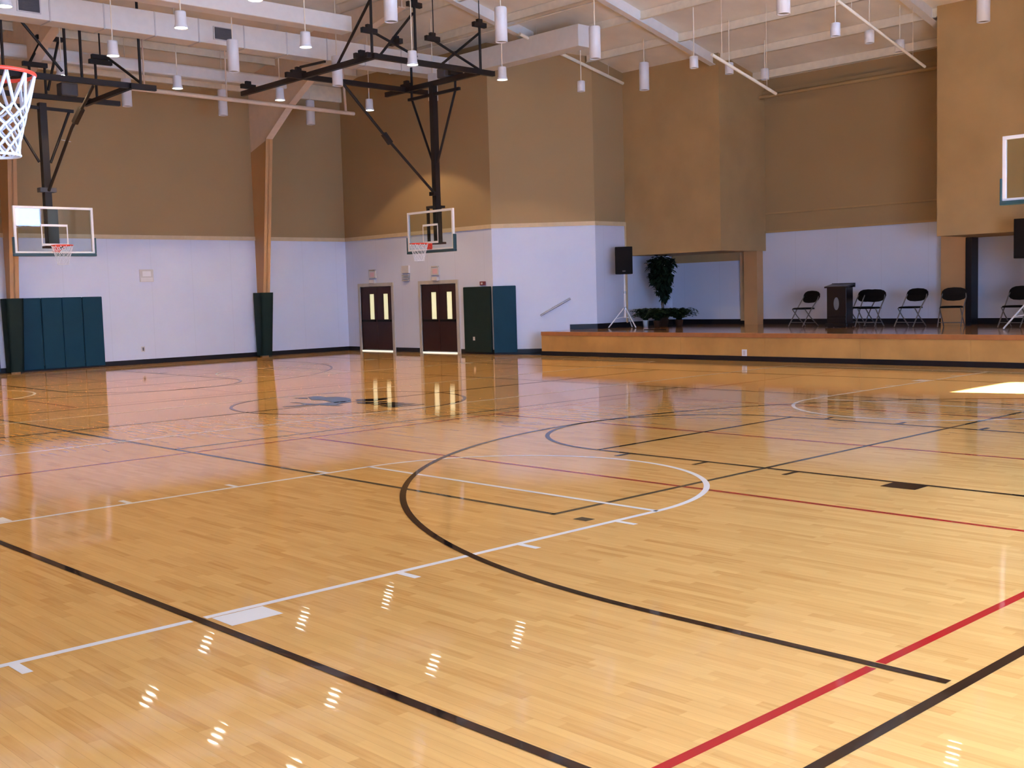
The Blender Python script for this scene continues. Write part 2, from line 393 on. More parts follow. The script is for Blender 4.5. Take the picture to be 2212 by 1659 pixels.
# centre emblem
EM = {'S1': [(10.57,16.3),(10.75,16.27),(10.69,15.95),(10.84,15.81),(10.79,15.43),(10.63,15.13),(10.33,14.89),(10.18,14.94),(10.26,15.23),(10.33,15.44),(10.28,15.75)],
'S2': [(10.29,16.3),(10.43,16.34),(10.46,16.13),(10.35,15.97),(10.29,16.12)],
'S3': [(9.81,15.69),(9.9,15.64),(9.88,15.35),(9.91,15.09),(10.06,15.04),(10.25,15.04),(10.53,14.98),(10.39,14.79),(10.21,14.78),(10.03,14.68),(10.03,14.49),(9.92,14.47),(9.85,14.69),(9.82,14.94),(9.74,15.08),(9.84,15.42)],
'S4': [(9.36,15.17),(9.52,15.15),(9.76,15.15),(9.77,15.02),(9.53,14.99),(9.36,15.09)],
'D1': [(10.7,15.13),(10.92,14.97),(11.09,14.77),(11.02,14.68),(10.68,14.61),(10.55,14.83)],
'D2': [(10.47,14.76),(10.58,14.46),(10.79,14.41),(10.73,14.3),(10.49,14.3),(10.32,14.33),(10.34,14.57)],
'D3': [(10.32,14.19),(10.66,14.21),(10.82,14.04),(10.76,13.89),(10.54,14.01),(10.29,14.05)],
'D4': [(10.33,13.97),(10.54,13.95),(10.76,13.84),(10.79,13.65),(10.43,13.71),(10.29,13.85)],
'D5': [(10.21,13.78),(10.45,13.66),(10.81,13.48),(10.77,13.41),(10.46,13.5),(10.23,13.47),(10.21,13.6)]}
a = MB(); b = MB()
for k, P in EM.items(): (a if k[0] == 'S' else b).add([(x, y, 0.003) for x, y in P], [tuple(range(len(P)))])
def up_fix(o):
    me = o.data; bm = bmesh.new(); bm.from_mesh(me)
    for f in bm.faces:
        if f.normal.z < 0: f.normal_flip()
    bm.to_mesh(me); bm.free()
up_fix(a.build('teal_emblem', m_l_teal, floor, fix=False)); up_fix(b.build('black_emblem', m_l_dark, floor, fix=False))
for o in floor.children:
    if 'lines' in o.name: up_fix(o)

# ------------------------------------------------------------------ walls
def wall_panel(name, pts, d, m): return struct(MB().slab(pts, d).build(name, m))
wall_panel('wall_left', [(-4, YL, 0), (XB+0.3, YL, 0), (XB+0.3, YL, 8.6), (-4, YL, 8.6)], (0, 0.25, 0), m_wall)
def doorwall():
    # door wall with two openings
    mb = MB(); x0, x1 = XB, XB+0.22
    D = [(24.33, 25.90), (27.30, 28.88)]; zt = 2.0
    ys = [22.8, D[0][0], D[0][1], D[1][0], D[1][1], YL+0.2]
    mb.box(x0, x1, ys[0], ys[1], 0, 9.2); mb.box(x0, x1, ys[1], ys[2], zt, 9.2); mb.box(x0, x1, ys[2], ys[3], 0, 9.2)
    mb.box(x0, x1, ys[3], ys[4], zt, 9.2); mb.box(x0, x1, ys[4], ys[5], 0, 9.2)
    return struct(mb.build('wall_back', m_wall))
doorwall()
wall_panel('wall_back', [(XB, -0.9, 0), (XB, 6.96, 0), (XB, 6.96, 9.2), (XB, -0.9, 9.2)], (0.22, 0, 0), m_wall)
# splayed corners each side of the stage
wall_panel('wall_diagonal', [(XB, 22.8, 0), (22.77, 20.83, 0), (22.77, 20.83, 9.0), (XB, 22.8, 9.0)], (0.17, 0.17, 0), m_wall)
wall_panel('wall_diagonal', [(XB, 6.96, 0), (22.77, 8.93, 0), (22.77, 8.93, 9.0), (XB, 6.96, 9.0)], (0.17, -0.17, 0), m_wall)
wall_panel('wall_stage_left', [(22.77, 20.83, 0), (XS, 20.83, 0), (XS, 20.83, 8.4), (22.77, 20.83, 8.4)], (0, 0.2, 0), m_wall)
wall_panel('wall_stage_right', [(22.77, 8.93, 0), (XS, 8.93, 0), (XS, 8.93, 8.4), (22.77, 8.93, 8.4)], (0, -0.2, 0), m_wall)
wall_panel('wall_stage_back', [(XS, 8.7, 0), (XS, 21.1, 0), (XS, 21.1, 7.6), (XS, 8.7, 7.6)], (0.25, 0, 0), m_stagewall)
# near side wall with glazed openings
def near_wall():
    mb = MB(); y0, y1 = YR-0.3, YR
    holes = sorted(GLZ+CLE); xs = sorted(set([-4.0, XB+0.3]+[h[0] for h in holes]+[h[1] for h in holes]))
    for xa, xb in zip(xs[:-1], xs[1:]):
        hs = sorted([(h[2], h[3]) for h in holes if h[0] <= xa+1e-6 and h[1] >= xb-1e-6]); z = 0
        for za, zb in hs:
            if za > z: mb.box(xa, xb, y0, y1, z, za)
            z = zb
        mb.box(xa, xb, y0, y1, z, 8.7)
    return struct(mb.build('wall_right', m_wall))
near_wall()
wall_panel('wall_front', [(-4, -0.9, 0), (-4, 29.9, 0), (-4, 29.9, 11.3), (-4, -0.9, 11.3)], (-0.2, 0, 0), m_wall)
k = 0
for (x0, x1, z0, z1) in GLZ+CLE:
    k += 1
    fr = MB(); t = 0.06
    fr.box(x0, x1, YR-0.2, YR-0.05, z0, z0+t); fr.box(x0, x1, YR-0.2, YR-0.05, z1-t, z1)
    n = 3 if z0 < 1 else 1
    for i in range(n+1):
        x = x0+(x1-x0-t)*i/n; fr.box(x, x+t, YR-0.2, YR-0.05, z0+t, z1-t)
    f = struct(fr.build('window_%d' % k, m_white)); MB().box(x0+0.03, x1-0.03, YR-0.13, YR-0.12, z0+0.03, z1-0.03).build('pane', m_pane, f)

struct(MB().box(-4, 14.0, YR-6.0, YR-0.31, 3.36, 3.56).build('sun_blocker', m_offw))  # unseen canopy added to keep direct sun out of the low glazing
struct(MB().box(-4, 22.0, YR-8.0, YR-0.31, -0.3, -0.05).build('ground', m_doorfr))
# trims (cream rail between boards and cladding) and baseboards
def run(name, pts, z0, z1, t, m):
    mb = MB()
    for (xa, ya), (xb, yb), nx, ny in pts:
        mb.slab([(xa, ya, z0), (xb, yb, z0), (xb, yb, z1), (xa, ya, z1)], (nx*t, ny*t, 0))
    return struct(mb.build(name, m))
q = math.sqrt(.5)
run('trim_1', [((-4, YL), (XB, YL), 0, -1)], 3.40, 3.51, 0.03, m_trim)
run('trim_2', [((XB, YL), (XB, 22.8), -1, 0)], 3.40, 3.51, 0.03, m_trim)
run('trim_3', [((XB, 22.8), (22.77, 20.83), -q, -q)], 3.40, 3.51, 0.03, m_trim)
run('trim_4', [((22.77, 20.83), (24.0, 20.83), 0, -1)], 3.40, 3.51, 0.03, m_trim)
run('trim_5', [((23.96, 20.83), (24.02, 20.83), 0, -1)], SZ+0.12, 3.40, 0.03, m_trim)
run('trim_6', [((XB, -0.6), (XB, 6.96), -1, 0)], 3.40, 3.51, 0.03, m_trim)
run('trim_7', [((XS, 12.0), (XS, 17.72), -1, 0)], 3.54, 3.585, 0.025, m_tan)
run('trim_8', [((XS, 12.0), (XS, 17.72), -1, 0)], 3.05, 3.10, 0.04, m_tan)
run('trim_9', [((XS, 9.0), (XS, 20.8), -1, 0)], 6.66, 6.76, 0.10, m_tan)
run('baseboard_left', [((-4, YL), (XB, YL), 0, -1)], 0, 0.13, 0.02, m_base)
run('baseboard_back', [((XB, YL), (XB, 29.02), -1, 0), ((XB, 27.16), (XB, 26.05), -1, 0), ((XB, 24.18), (XB, 22.8), -1, 0)], 0, 0.13, 0.02, m_base)
run('baseboard_diagonal', [((XB, 22.8), (22.3, 21.3), -q, -q)], 0, 0.13, 0.02, m_base)
run('baseboard_stage', [((22.25, 21.35), (22.77, 20.83), -q, -q), ((22.77, 20.83), (XS, 20.83), 0, -1), ((XS, 20.83), (XS, 8.93), -1, 0)], SZ, SZ+0.14, 0.02, m_base)

# proscenium boxes and posts at the back of the stage
struct(MB().box(24.0, XS, 17.62, 20.83, 2.58, 8.0).build('wall_proscenium_left', m_tan))
struct(MB().box(24.0, XS, 8.93, 11.85, 2.62, 8.0).build('wall_proscenium_right', m_tan))
run('trim_10', [((XS, 18.42), (XS, 20.8), -1, 0)], 2.36, 2.60, 0.03, m_tan)
run('trim_11', [((XS, 18.42), (XS, 18.20), -1, 0)], SZ+0.1, 2.58, 0.06, m_trim)
struct(MB().box(25.72, XS, 17.72, 18.14, SZ, 2.58).build('trim_12', m_column))
struct(MB().box(25.72, XS, 11.98, 12.60, SZ, 2.70).build('trim_13', m_column))
struct(MB().box(25.66, XS, 11.84, 11.98, SZ, 2.62).build('trim_14', m_base))

# ------------------------------------------------------------------ roof
def roofslab(name, pts):
    return struct(MB().slab(pts, (0, 0, 0.15)).build(name, m_ceiling))
zr = zL(CY); xr = XB-(zr-8.3)/0.235         # ridge height and hip start
yc0 = YL; 
# hip where the two slopes meet
def hip_y(x): return YL-(zK(x)-8.1)/0.2
hx0 = XB; hy0 = hip_y(XB)
ceil = struct(MB().slab([(-4, YL+0.2, zL(YL+0.2)), (XB+.2, YL+0.2, zL(YL+0.2)), (XB+.2, hy0, zK(XB)), (xr, CY, zr), (-4, CY, zr)], (0, 0, 0.15)).build('ceiling', m_ceiling))
MB().slab([(XB, hy0, zK(XB)), (xr, CY, zr), (XB, 2*CY-hy0, zK(XB))], (0, 0, 0.15)).build('ceiling_end_slope', m_ceiling, ceil)
MB().slab([(-4, YR-.3, zL(2*CY-YR+.3)), (XB+.2, YR-.3, zL(2*CY-YR+.3)), (XB+.2, 2*CY-hy0, zK(XB)), (xr, CY, zr), (-4, CY, zr)], (0, 0, 0.15)).build('ceiling_near_slope', m_ceiling, ceil)
MB().slab([(XB, 6.5, zK(XB)), (XS+.3, 6.5, zK(XS+.3)), (XS+.3, 23.2, zK(XS+.3)), (XB, 23.2, zK(XB))], (0, 0, 0.15)).build('ceiling_stage_slope', m_ceiling, ceil)
# purlins
def purlin_flange(mb, p, q, d=0.20, w=0.09):
    p = Vector(p); q = Vector(q)
    mb.beam(p-Vector((0, 0, d/2+0.01)), q-Vector((0, 0, d/2+0.01)), 0.02, d)
    mb.beam(p-Vector((0, 0, d)), q-Vector((0, 0, d)), w, 0.02)
PG = 'purlins under the roof slopes'
kx = [25.46, 24.06, 22.62, 21.2, 19.8, 18.4, 17.0, 15.6, 14.2]
for i, x in enumerate(kx):
    if x > XB: ya, yb = 8.9, 20.85 if x > 22 else 22.3
    else: ya, yb = 2*CY-hip_y(x), hip_y(x)
    if x > 24: 
        ya, yb = 11.87, 17.6
    mb = MB(); purlin_flange(mb, (x, ya, zK(x)), (x, yb, zK(x)))
    o = tag(mb.build('purlin', m_purlin), ['cream steel purlin nearest the back wall of the stage', 'cream steel purlin over the stage, second from its back wall', 'cream steel purlin over the stage, third from its back wall', 'cream steel purlin above the front edge of the stage', 'cream steel purlin just in front of the stage line', 'cream steel purlin, second in front of the stage line', 'cream steel purlin, third in front of the stage line', 'cream steel purlin, fourth in front of the stage line', 'cream steel purlin, farthest in front of the stage line'][i], 'purlin', PG)
for i, y in enumerate([28.1, 26.6, 25.1, 23.6, 22.1, 20.6]):
    xe = min(XB, XB-(zL(y)-8.3)/0.235) if zL(y) > 8.3 else XB
    mb = MB(); purlin_flange(mb, (-3.9, y, zL(y)), (xe, y, zL(y)))
    tag(mb.build('purlin', m_purlin), 'cream steel purlin along the left roof slope, %s from the left wall' % ['first', 'second', 'third', 'fourth', 'fifth', 'sixth'][i], 'purlin', PG)

# rafters running down over the stage
RG = 'rafters running down to the stage'
for y, x0, lab in ((17.8, 13.6, 'broad white rafter sloping down to the left proscenium box'), (12.0, 13.6, 'white rafter sloping down to the right proscenium box'), (21.1, 17.6, 'short white rafter above the duct end, left of the tall white lamps')):
    x1 = 24.35 if y < 21 else 20.9
    mb = MB(); d = 0.27
    mb.slab([(x0, y-.015, zK(x0)-d), (x1, y-.015, zK(x1)-d), (x1, y-.015, zK(x1)), (x0, y-.015, zK(x0))], (0, 0.03, 0))
    mb.slab([(x0, y-.09, zK(x0)-d), (x1, y-.09, zK(x1)-d), (x1, y+.09, zK(x1)-d), (x0, y+.09, zK(x0)-d)], (0, 0, -0.02))
    tag(mb.build('rafter', m_duct), lab, 'rafter', RG)
# steel frames along the left wall
def frame(x, lab, xend):
    t = empty('steel_frame', (x, YL, 0)); tag(t, lab, 'steel frame', 'steel frames on the left wall')
    w = 0.11
    # column: web + inner flange, tapering
    def inner(z): return YL-(0.27+(1.02-0.27)*z/6.3)
    z1 = 6.25
    c = MB(); c.slab([(x-.02, YL, 0), (x-.02, inner(0), 0), (x-.02, inner(z1), z1), (x-.02, YL, 5.95)], (0.04, 0, 0))
    c.slab([(x-w, inner(0), 0), (x+w, inner(0), 0), (x+w, inner(z1), z1), (x-w, inner(z1), z1)], (0, 0.025, 0))
    o = c.build('column', m_column, t, loc=(-x, -YL, 0))
    B = [(inner(z1), z1), (27.45, 6.98), (26.34, 7.55), (24.81, 8.1), (23.27, 8.47)]
    yy = xend
    if yy < 23.27: B.append((yy, 8.47+0.2*(23.27-yy)))
    def top(y): return min(zL(y), zK(x+0.2))-0.01
    T = [(y, top(y)) for y in (yy, 24, 25, 26, 27, 28, YL)]
    r = MB(); r.slab([(x-.02, YL, 5.95)]+[(x-.02, y, z) for y, z in B]+[(x-.02, y, z) for y, z in T], (0.04, 0, 0))
    r.build('haunch_web', m_frame, t, loc=(-x, -YL, 0))
    fl = MB()
    for (ya, za), (yb, zb) in zip(B[:-1], B[1:]): fl.slab([(x-w, ya, za), (x+w, ya, za), (x+w, yb, zb), (x-w, yb, zb)], (0, 0, -0.025))
    fl.build('rafter_flange', m_frame, t, loc=(-x, -YL, 0))
    return t
frame(17.62, 'tapered tan steel column and cream rafter between the doors and the left basket', 22.3)
frame(10.46, 'tapered steel column at the left edge of the photo behind the left basket', 15.0)
frame(3.3, 'steel frame on the left wall outside the photo', 15.0)

# ------------------------------------------------------------------ ducts, pipes
def duct_part(mb, x0, x1, y0, y1, z0, z1): mb.box(x0, x1, y0, y1, z0, z1)
t = empty('air_duct', (10, 24.05, 7.5)); tag(t, 'long rectangular white duct turning left of the stage, with grey vents', 'air duct')
mb = MB().slab([(-3.9, 23.8, 7.5), (20.75, 23.8, 7.5), (20.75, 24.3, 7.5), (-3.9, 24.3, 7.5)], (0, 0, 0.52)); mb.box(20.33, 20.75, 19.0, 23.8, 7.5, 8.02)
mb.build('duct_run', m_duct, t, loc=(-10, -24.05, -7.5), bevel=0.01)
for x in (8.4, 9.6, 10.75, 11.9, 12.95, 14.1, 15.25, 16.4, 17.55, 18.7):
    for (a0, a1, b0, b1, c0, c1) in ((x, x+.03, 23.785, 24.315, 7.485, 7.5), (x, x+.03, 23.785, 23.80, 7.5, 8.02)):
        if c0 < 7.49: sm = MB()
        sm.box(a0, a1, b0, b1, c0, c1)
    sm.build('duct_seam', m_offw, t, loc=(-10, -24.05, -7.5))
for x0 in (13.32, 8.95):
    g = MB().box(x0, x0+.48, 23.775, 23.80, 7.60, 7.90).build('vent', m_offw, t, loc=(-10, -24.05, -7.5))
    mb = MB()
    for i in range(8): mb.box(x0+.03, x0+.45, 23.765, 23.775, 7.63+i*.031, 7.652+i*.031)
    mb.box(x0+.03, x0+.45, 23.771, 23.776, 7.62, 7.88)
    mb.build('vent_louvres', m_grille, g)
tag(MB().box(-3.9, 17.48, 27.30, 27.66, 7.42, 7.74).build('air_duct', m_duct, bevel=0.05), 'pale duct running just in front of the top of the left wall', 'air duct')
struct(MB().box(-3.9, XB, YL-.12, YL-.001, 7.66, 8.10).build('trim_15', m_purlin))
tag(MB().box(-3.9, 15.9, 22.0, 22.42, 7.78, 8.14).build('air_duct', m_duct, bevel=0.02), 'pale duct at the top edge, nearer than the vented duct', 'air duct')
t = empty('ceiling_pipe', (12.8, 27, 6.93)); tag(t, 'long thin cream pipe hung below the ducts before the left wall', 'pipe')
MB().tube([(0, 0, 0.0), (6.66, 0, -0.05)], 0.055, 10).build('pipe', m_frame, t)
MB().tube([(6.38, 0, -.03), (6.30, 0, 1.6)], 0.035, 8).build('hanger', m_frame, t)
MB().tube([(0.35, 0, 0), (0.35, 0, 1.6)], 0.02, 8).build('hanger', m_frame, t)
MB().tube([(2.62, 0, 0), (2.62, 0, 1.6)], 0.02, 8).build('hanger', m_frame, t)
cg = 'thin conduits under the ceiling'
def pipe(p, q, r, lab, m=m_purlin, cat='conduit'):
    p = Vector(p); q = Vector(q)
    o = tag(MB().tube([p, q], r, 8).build('conduit', m), lab, cat, cg)
    for f in (.15, .85):
        v = p.lerp(q, f); MB().tube([v, (v.x, v.y, min(zL(v.y) if v.y > CY else 99, zK(v.x)))], 0.005, 6).build('hanger', m, o)
    return o
pipe((20.0, 24.6, 8.30), (20.0, 14.0, 8.30), 0.022, 'thin cream conduit crossing above the white duct end')
pipe((20.05, 20.72, 8.05), (23.9, 20.72, 7.24), 0.045, 'cream conduit sloping from the duct end down to the left proscenium box')
pipe((20.2, 15.0, 6.60), (22.6, 15.0, 6.01), 0.035, 'cream conduit sloping down to the left corner over the stage')
pipe((20.2, 12.0, 7.13), (23.75, 12.0, 6.26), 0.03, 'cream conduit sloping down to the right corner over the stage')
pipe((18.0, 25.3, 8.75), (17.9, 27.0, 8.40), 0.02, 'thin cream conduit at the top, by the cream rafter')
tag(MB().tube([(25.8, 9.1, 6.60), (25.8, 20.6, 6.60)], 0.045, 10).build('curtain_rail', m_tan), 'brown rail along the upper back wall of the stage', 'rail')

# ------------------------------------------------------------------ lamps
def rod_top(x, y): return min(zL(y) if y > CY else zL(2*CY-y), zK(x))
def lamp_lit(): 
    t = empty('ceiling_lamp', (0, 0, 6.64))
    MB().lathe([(0.0, .30), (.095, .30), (.10, .27), (.105, .07), (.132, 0.0), (.120, 0.0), (.1, .03)]).build('shade', m_white, t)
    MB().disk(.118, .012, flip=True).build('bulb', m_lampglow, t, fix=False)
    return t
def lamp_tube():
    t = empty('ceiling_lamp', (0, 0, 6.64))
    MB().lathe([(0, .68), (.115, .68), (.125, .66), (.125, .0), (.11, 0.0), (.105, .02)]).build('shade', m_white, t)
    MB().disk(.108, .012, flip=True).build('lens', m_lens, t)
    return t
def lamp_small():
    t = empty('ceiling_lamp', (0, 0, 6.64))
    MB().lathe([(0, .26), (.085, .26), (.10, .25), (.10, .0), (.088, 0.0), (.08, .02)]).build('shade', m_white, t)
    MB().disk(.085, .012, flip=True).build('lens', m_lens, t)
    return t
protos = {}
def put_lamp(kind, x, y, label):
    if kind not in protos:
        protos[kind] = dict(lit=lamp_lit, tube=lamp_tube, small=lamp_small)[kind](); t = protos[kind]
        first = True
    else:
        src = protos[kind]; t = src.copy(); COL.objects.link(t)
        for ch in src.children:
            if ch.name.startswith('stem'): continue
            c = ch.copy(); COL.objects.link(c); c.parent = t
    t.location = (x, y, 6.64)
    h0 = {'lit': .30, 'tube': .68, 'small': .26}[kind]
    L = rod_top(x, y)-6.64
    if kind == 'small' and x > 21: pass
    MB().tube([(0, 0, h0-.02), (0, 0, L)], 0.012, 8).build('stem', m_purlin, t)
    tag(t, label, 'ceiling lamp', {'lit': 'lit downlights over the hall', 'tube': 'tall unlit white cylinder lamps', 'small': 'short unlit white lamps over the stage'}[kind])
    if kind == 'lit':
        light('lamp_beam', 'SPOT', (x, y, 6.62), LAMP_W, (1.0, 0.73, 0.43), (0, 0, 0), spot_size=math.radians(114), spot_blend=0.16, shadow_soft_size=0.10)
LAMP_W = 385
for x, y, l in [(10.27, 19.5, 'lit lamp in front of the duct, just left of the grey vent'), (12.98, 19.55, 'lit lamp in front of the duct, right of the grey vent'),
    (10.3, 22.45, 'lit lamp just right of the left frame\'s raised black clamps'), (13.0, 25.0, 'lit lamp above the long thin pipe, between two tall unlit lamps'),
    (10.28, 25.0, 'lit lamp seen through the black frame of the left basket'), (15.8, 25.05, 'lit lamp beside the cream rafter above the tan column'),
    (18.6, 25.1, 'lit lamp left of the long diagonal brace of the centre basket'), (15.8, 19.7, 'lit lamp in the middle of the centre basket\'s black frame'),
    (18.6, 19.85, 'lit lamp just right of the centre basket\'s black frame'), (7.25, 19.8, 'lit lamp at the top left corner of the photo'),
    (10.33, 17.0, 'lit lamp cut by the top edge, left of the centre basket frame'), (18.6, 8.9, 'lit lamp cut by the top edge at the far right')]:
    put_lamp('lit', x, y, l)
for x, y in [(7.55, 25.1), (4.8, 25.1), (4.8, 19.8), (7.55, 14.2), (4.8, 14.2), (4.8, 8.8), (2.0, 22.5)]:  # lamps out of view, added for their light on the hall
    put_lamp('lit', x, y, 'unseen lit downlight added to light the near half of the hall')
for x, y, l in [(13.05, 22.5, 'tall unlit lamp just right of the grey duct vent'), (13.1, 27.9, 'tall unlit lamp right of the left basket frame, leftmost of those by the wall'),
    (15.8, 27.9, 'tall unlit lamp crossed by the thin pipe, left of the tan column'), (18.65, 28.0, 'tall unlit lamp right of the tan column'),
    (13.05, 16.85, 'tall unlit lamp cut by the top edge, above the centre basket frame'), (15.84, 16.9, 'tall unlit lamp right of the centre basket frame'),
    (18.6, 16.9, 'tall unlit lamp beside the square white duct end'), (22.5, 18.8, 'tall unlit lamp before the left proscenium box'),
    (18.5, 12.1, 'tall unlit lamp cut by the top edge, over the middle of the stage'), (22.3, 10.07, 'tall unlit lamp before the right proscenium box'),
    (15.85, 22.6, 'tall unlit lamp behind the front corner of the centre basket frame'), (19.05, 22.95, 'tall unlit lamp directly behind the centre basket mast')]:
    put_lamp('tube', x, y, l)
for x, y, l in [(21.3, 19.85, 'short unlit lamp hanging low before the diagonal wall corner'), (21.25, 16.28, 'short unlit lamp left of the broad rafter\'s lower end'),
    (22.54, 16.24, 'short unlit lamp right of the broad rafter\'s lower end'), (23.88, 16.16, 'short unlit lamp at the inner left corner over the stage'),
    (21.0, 12.52, 'leftmost of the three short lamps over the stage\'s right half'), (22.2, 12.44, 'middle one of the three short lamps over the stage\'s right half'),
    (23.6, 12.5, 'rightmost of the three short lamps over the stage\'s right half')]:
    put_lamp('small', x, y, l)

# ------------------------------------------------------------------ baskets
def backboard(parent, w=1.83, z0=2.86, z1=3.92, pad=True):
    """local frame: board centred at origin in the YZ plane, playing side faces -X"""
    b = 0.055; h = w/2
    f = MB(); f.box(-.03, .03, -h, h, z1-b, z1); f.box(-.03, .03, -h, h, z0, z0+b*0.7); f.box(-.03, .03, -h, -h+b, z0+b*.7, z1-b); f.box(-.03, .03, h-b, h, z0+b*.7, z1-b)
    fo = f.build('backboard_frame', m_white, parent, bevel=0.005)
    MB().box(-.008, .004, -h+b, h-b, z0+b*.7, z1-b).build('glass', m_glass, parent)
    t = MB(); tz = z0+0.17
    for (a0, a1, c0, c1) in ((-.305, .305, tz+.44, tz+.49), (-.305, .305, tz, tz+.05), (-.305, -.28, tz+.05, tz+.44), (.28, .305, tz+.05, tz+.44)): t.box(-.012, -.0085, a0, a1, c0, c1)
    t.build('target_square', m_white, parent)
    if pad:
        p = MB(); p.box(-.05, .05, -h-.035, h+.035, z0-.07, z0-.001); 
        for s in (-1, 1):
            a, c = (h+.001, h+.035) if s > 0 else (-h-.035, -h-.001)
            p.box(-.05, .05, a, c, z0-.001, z0+.36)
        p.build('edge_padding', m_padd, parent, bevel=0.01)
def hoop(parent, z=2.98, near=False):
    r = MB(); R = 0.232; cx = -0.40
    n = 40
    r.tube([(cx+R*math.cos(2*PI*i/n), R*math.sin(2*PI*i/n), z) for i in range(n)], 0.011 if not near else 0.012, 8, closed=True)
    r.build('rim', m_red, parent)
    bk = MB(); bk.box(-.075, -.02, -.075, .075, z-.14, z+.01); bk.box(-.20, -.05, -.06, .06, z-.022, z-.004)
    for s in (-1, 1): bk.tube([(-.05, s*.07, z-.11), (-.28, s*.16, z-.012)], 0.008, 6)
    bk.build('rim_bracket', m_red, parent)
    # net: diamond mesh of cords narrowing downward
    nn = MB(); N = 12; rows = 8 if near else 6; drop = 0.46 if near else 0.42; th = 0.0075 if near else 0.004; top = 0.17 if near else 0.11
    def pt(i, j):
        tt = j/rows; rad = R*(1-tt)**1.0*0.55+0.115+0.012*math.sin(tt*PI*2) if j > 0 else R
        dd = 0 if j == 0 else (top+(drop-top)*(j-1)/(rows-1))/drop; rad = R+(0.125-R)*min(1, dd*1.15)
        ang = 2*PI*(i+(0.5 if j % 2 else 0))/N
        zz = z-0.012-(0.0 if j == 0 else top+(drop-top)*(j-1)/(rows-1))
        return Vector((cx+rad*math.cos(ang), rad*math.sin(ang), zz))
    for j in range(rows):
        for i in range(N):
            a = pt(i, j)
            for k in ((i, i-1) if j % 2 == 0 else (i, i+1)):
                b = pt(k, j+1)
                nn.tube([a, (a+b)/2+Vector((0, 0, -0.004)), b], th*(1.4 if j == 0 else 1.0), 5)
    n2 = 24
    nn.tube([(cx+0.128*math.cos(2*PI*i/n2), 0.128*math.sin(2*PI*i/n2), z-drop-.012) for i in range(n2)], th*1.2, 5, closed=True)
    nn.build('net', m_net, parent)

# centre basket: board faces -X at x=18.55, y=22.63
t = empty('basketball_hoop', (18.55, 22.63, 0)); tag(t, 'centre glass-board basketball hoop hanging on a black frame before the double doors', 'basketball hoop', 'ceiling-hung basketball hoops')
backboard(t, z0=2.80, z1=3.80); hoop(t, 2.96)
def L(x, y, z): return (x-18.55, y-22.63, z)
MB().beam(L(18.80, 22.65, 3.0), L(18.80, 22.65, 7.0), 0.15, 0.15).build('mast', m_black, t)
MB().box(.04, .34, -.20, .20, 2.95, 3.0).box(.04, .34, -.20, .20, 3.86, 3.92).box(.04, .09, -.19, -.12, 3.0, 3.86).box(.04, .09, .12, .19, 3.0, 3.86).box(.09, .22, -.2, -.16, 3.0, 3.86).build('board_bracket', m_black, t)
fr = MB()
fr.beam(L(15.62, 26.55, 7.0), L(15.62, 20.75, 7.0), .10, .12); fr.beam(L(15.45, 20.9, 7.02), L(19.30, 20.9, 7.02), .10, .12)
fr.beam(L(18.80, 24.6, 7.0), L(18.80, 20.9, 7.0), .10, .12); fr.beam(L(15.5, 23.72, 7.0), L(19.55, 23.75, 7.0), .10, .12)
fr.beam(L(15.15, 23.72, 7.0), L(15.5, 23.72, 7.0), .10, .12)
fr.build('ceiling_frame', m_black, t)
bs = MB()
bs.tube([L(15.75, 22.6, 6.95), L(17.2, 22.6, 5.55), L(18.70, 22.62, 4.25)], 0.035, 8)
bs.beam(L(17.15, 22.6, 5.62), L(17.35, 22.6, 5.40), .11, .11); bs.box(.10, .22, -.05, .13, 4.18, 4.28)
bs.build('folding_brace', m_black, t)
for s in (-1, 1): MB().tube([L(18.80, 22.65+s*0.87, 6.72), L(18.80, 22.65+s*.09, 5.02)], 0.03, 8).build('side_brace', m_black, t)
MB().beam(L(18.80, 23.65, 6.73), L(18.80, 21.62, 6.73), .07, .07).build('cross_bar', m_black, t)
for s in (-1, 1): MB().tube([L(18.80, 22.65+s*.87, 6.72), L(18.80, 22.65+s*.87, 7.0)], 0.03, 8).build('hanger', m_black, t)
def strut(p, q, r=0.032): MB().tube([L(*p), L(*q)], r, 8).build('strut', m_black, t)
def clamp(p, ax, ln=0.42):
    p = Vector(L(*p)); d = Vector({'x': (1, 0, 0), 'y': (0, 1, 0)}[ax])*ln/2
    c = MB(); c.beam(p-d, p+d, .10, .11); c.beam(p-d*.35+Vector((0, 0, .09)), p+d*.35+Vector((0, 0, .09)), .09, .09)
    c.build('clamp', m_black, t)
strut((15.62, 20.9, 7.0), (15.64, 20.9, zK(15.6)-.03)); strut((15.62, 22.3, 7.0), (15.62, 20.86, 8.28)); strut((15.62, 20.86, 8.28), (15.62, 20.5, zK(15.62)-.02))
strut((16.87, 20.9, 7.0), (16.87, 20.9, 8.30)); strut((15.85, 20.9, 7.07), (16.82, 20.9, 8.12)); strut((18.87, 20.9, 7.05), (18.87, 20.9, 8.10))
strut((17.62, 20.9, 7.05), (18.84, 20.9, 7.93)); strut((17.45, 20.9, 7.58), (18.80, 20.9, 7.08)); strut((15.75, 20.9, 7.52), (16.9, 20.9, 7.15))
strut((19.0, 23.75, 7.0), (19.0, 23.75, 7.6)); strut((16.6, 23.75, 6.95), (16.6, 23.75, 7.5))
strut((16.87, 20.9, 8.3), (16.87, 20.9, zK(16.87)-.03), .02); strut((18.87, 20.9, 8.1), (18.87, 20.9, zK(18.87)-.03), .012); strut((17.42, 20.9, 7.6), (17.42, 20.9, zK(17.4)-.03), .012)
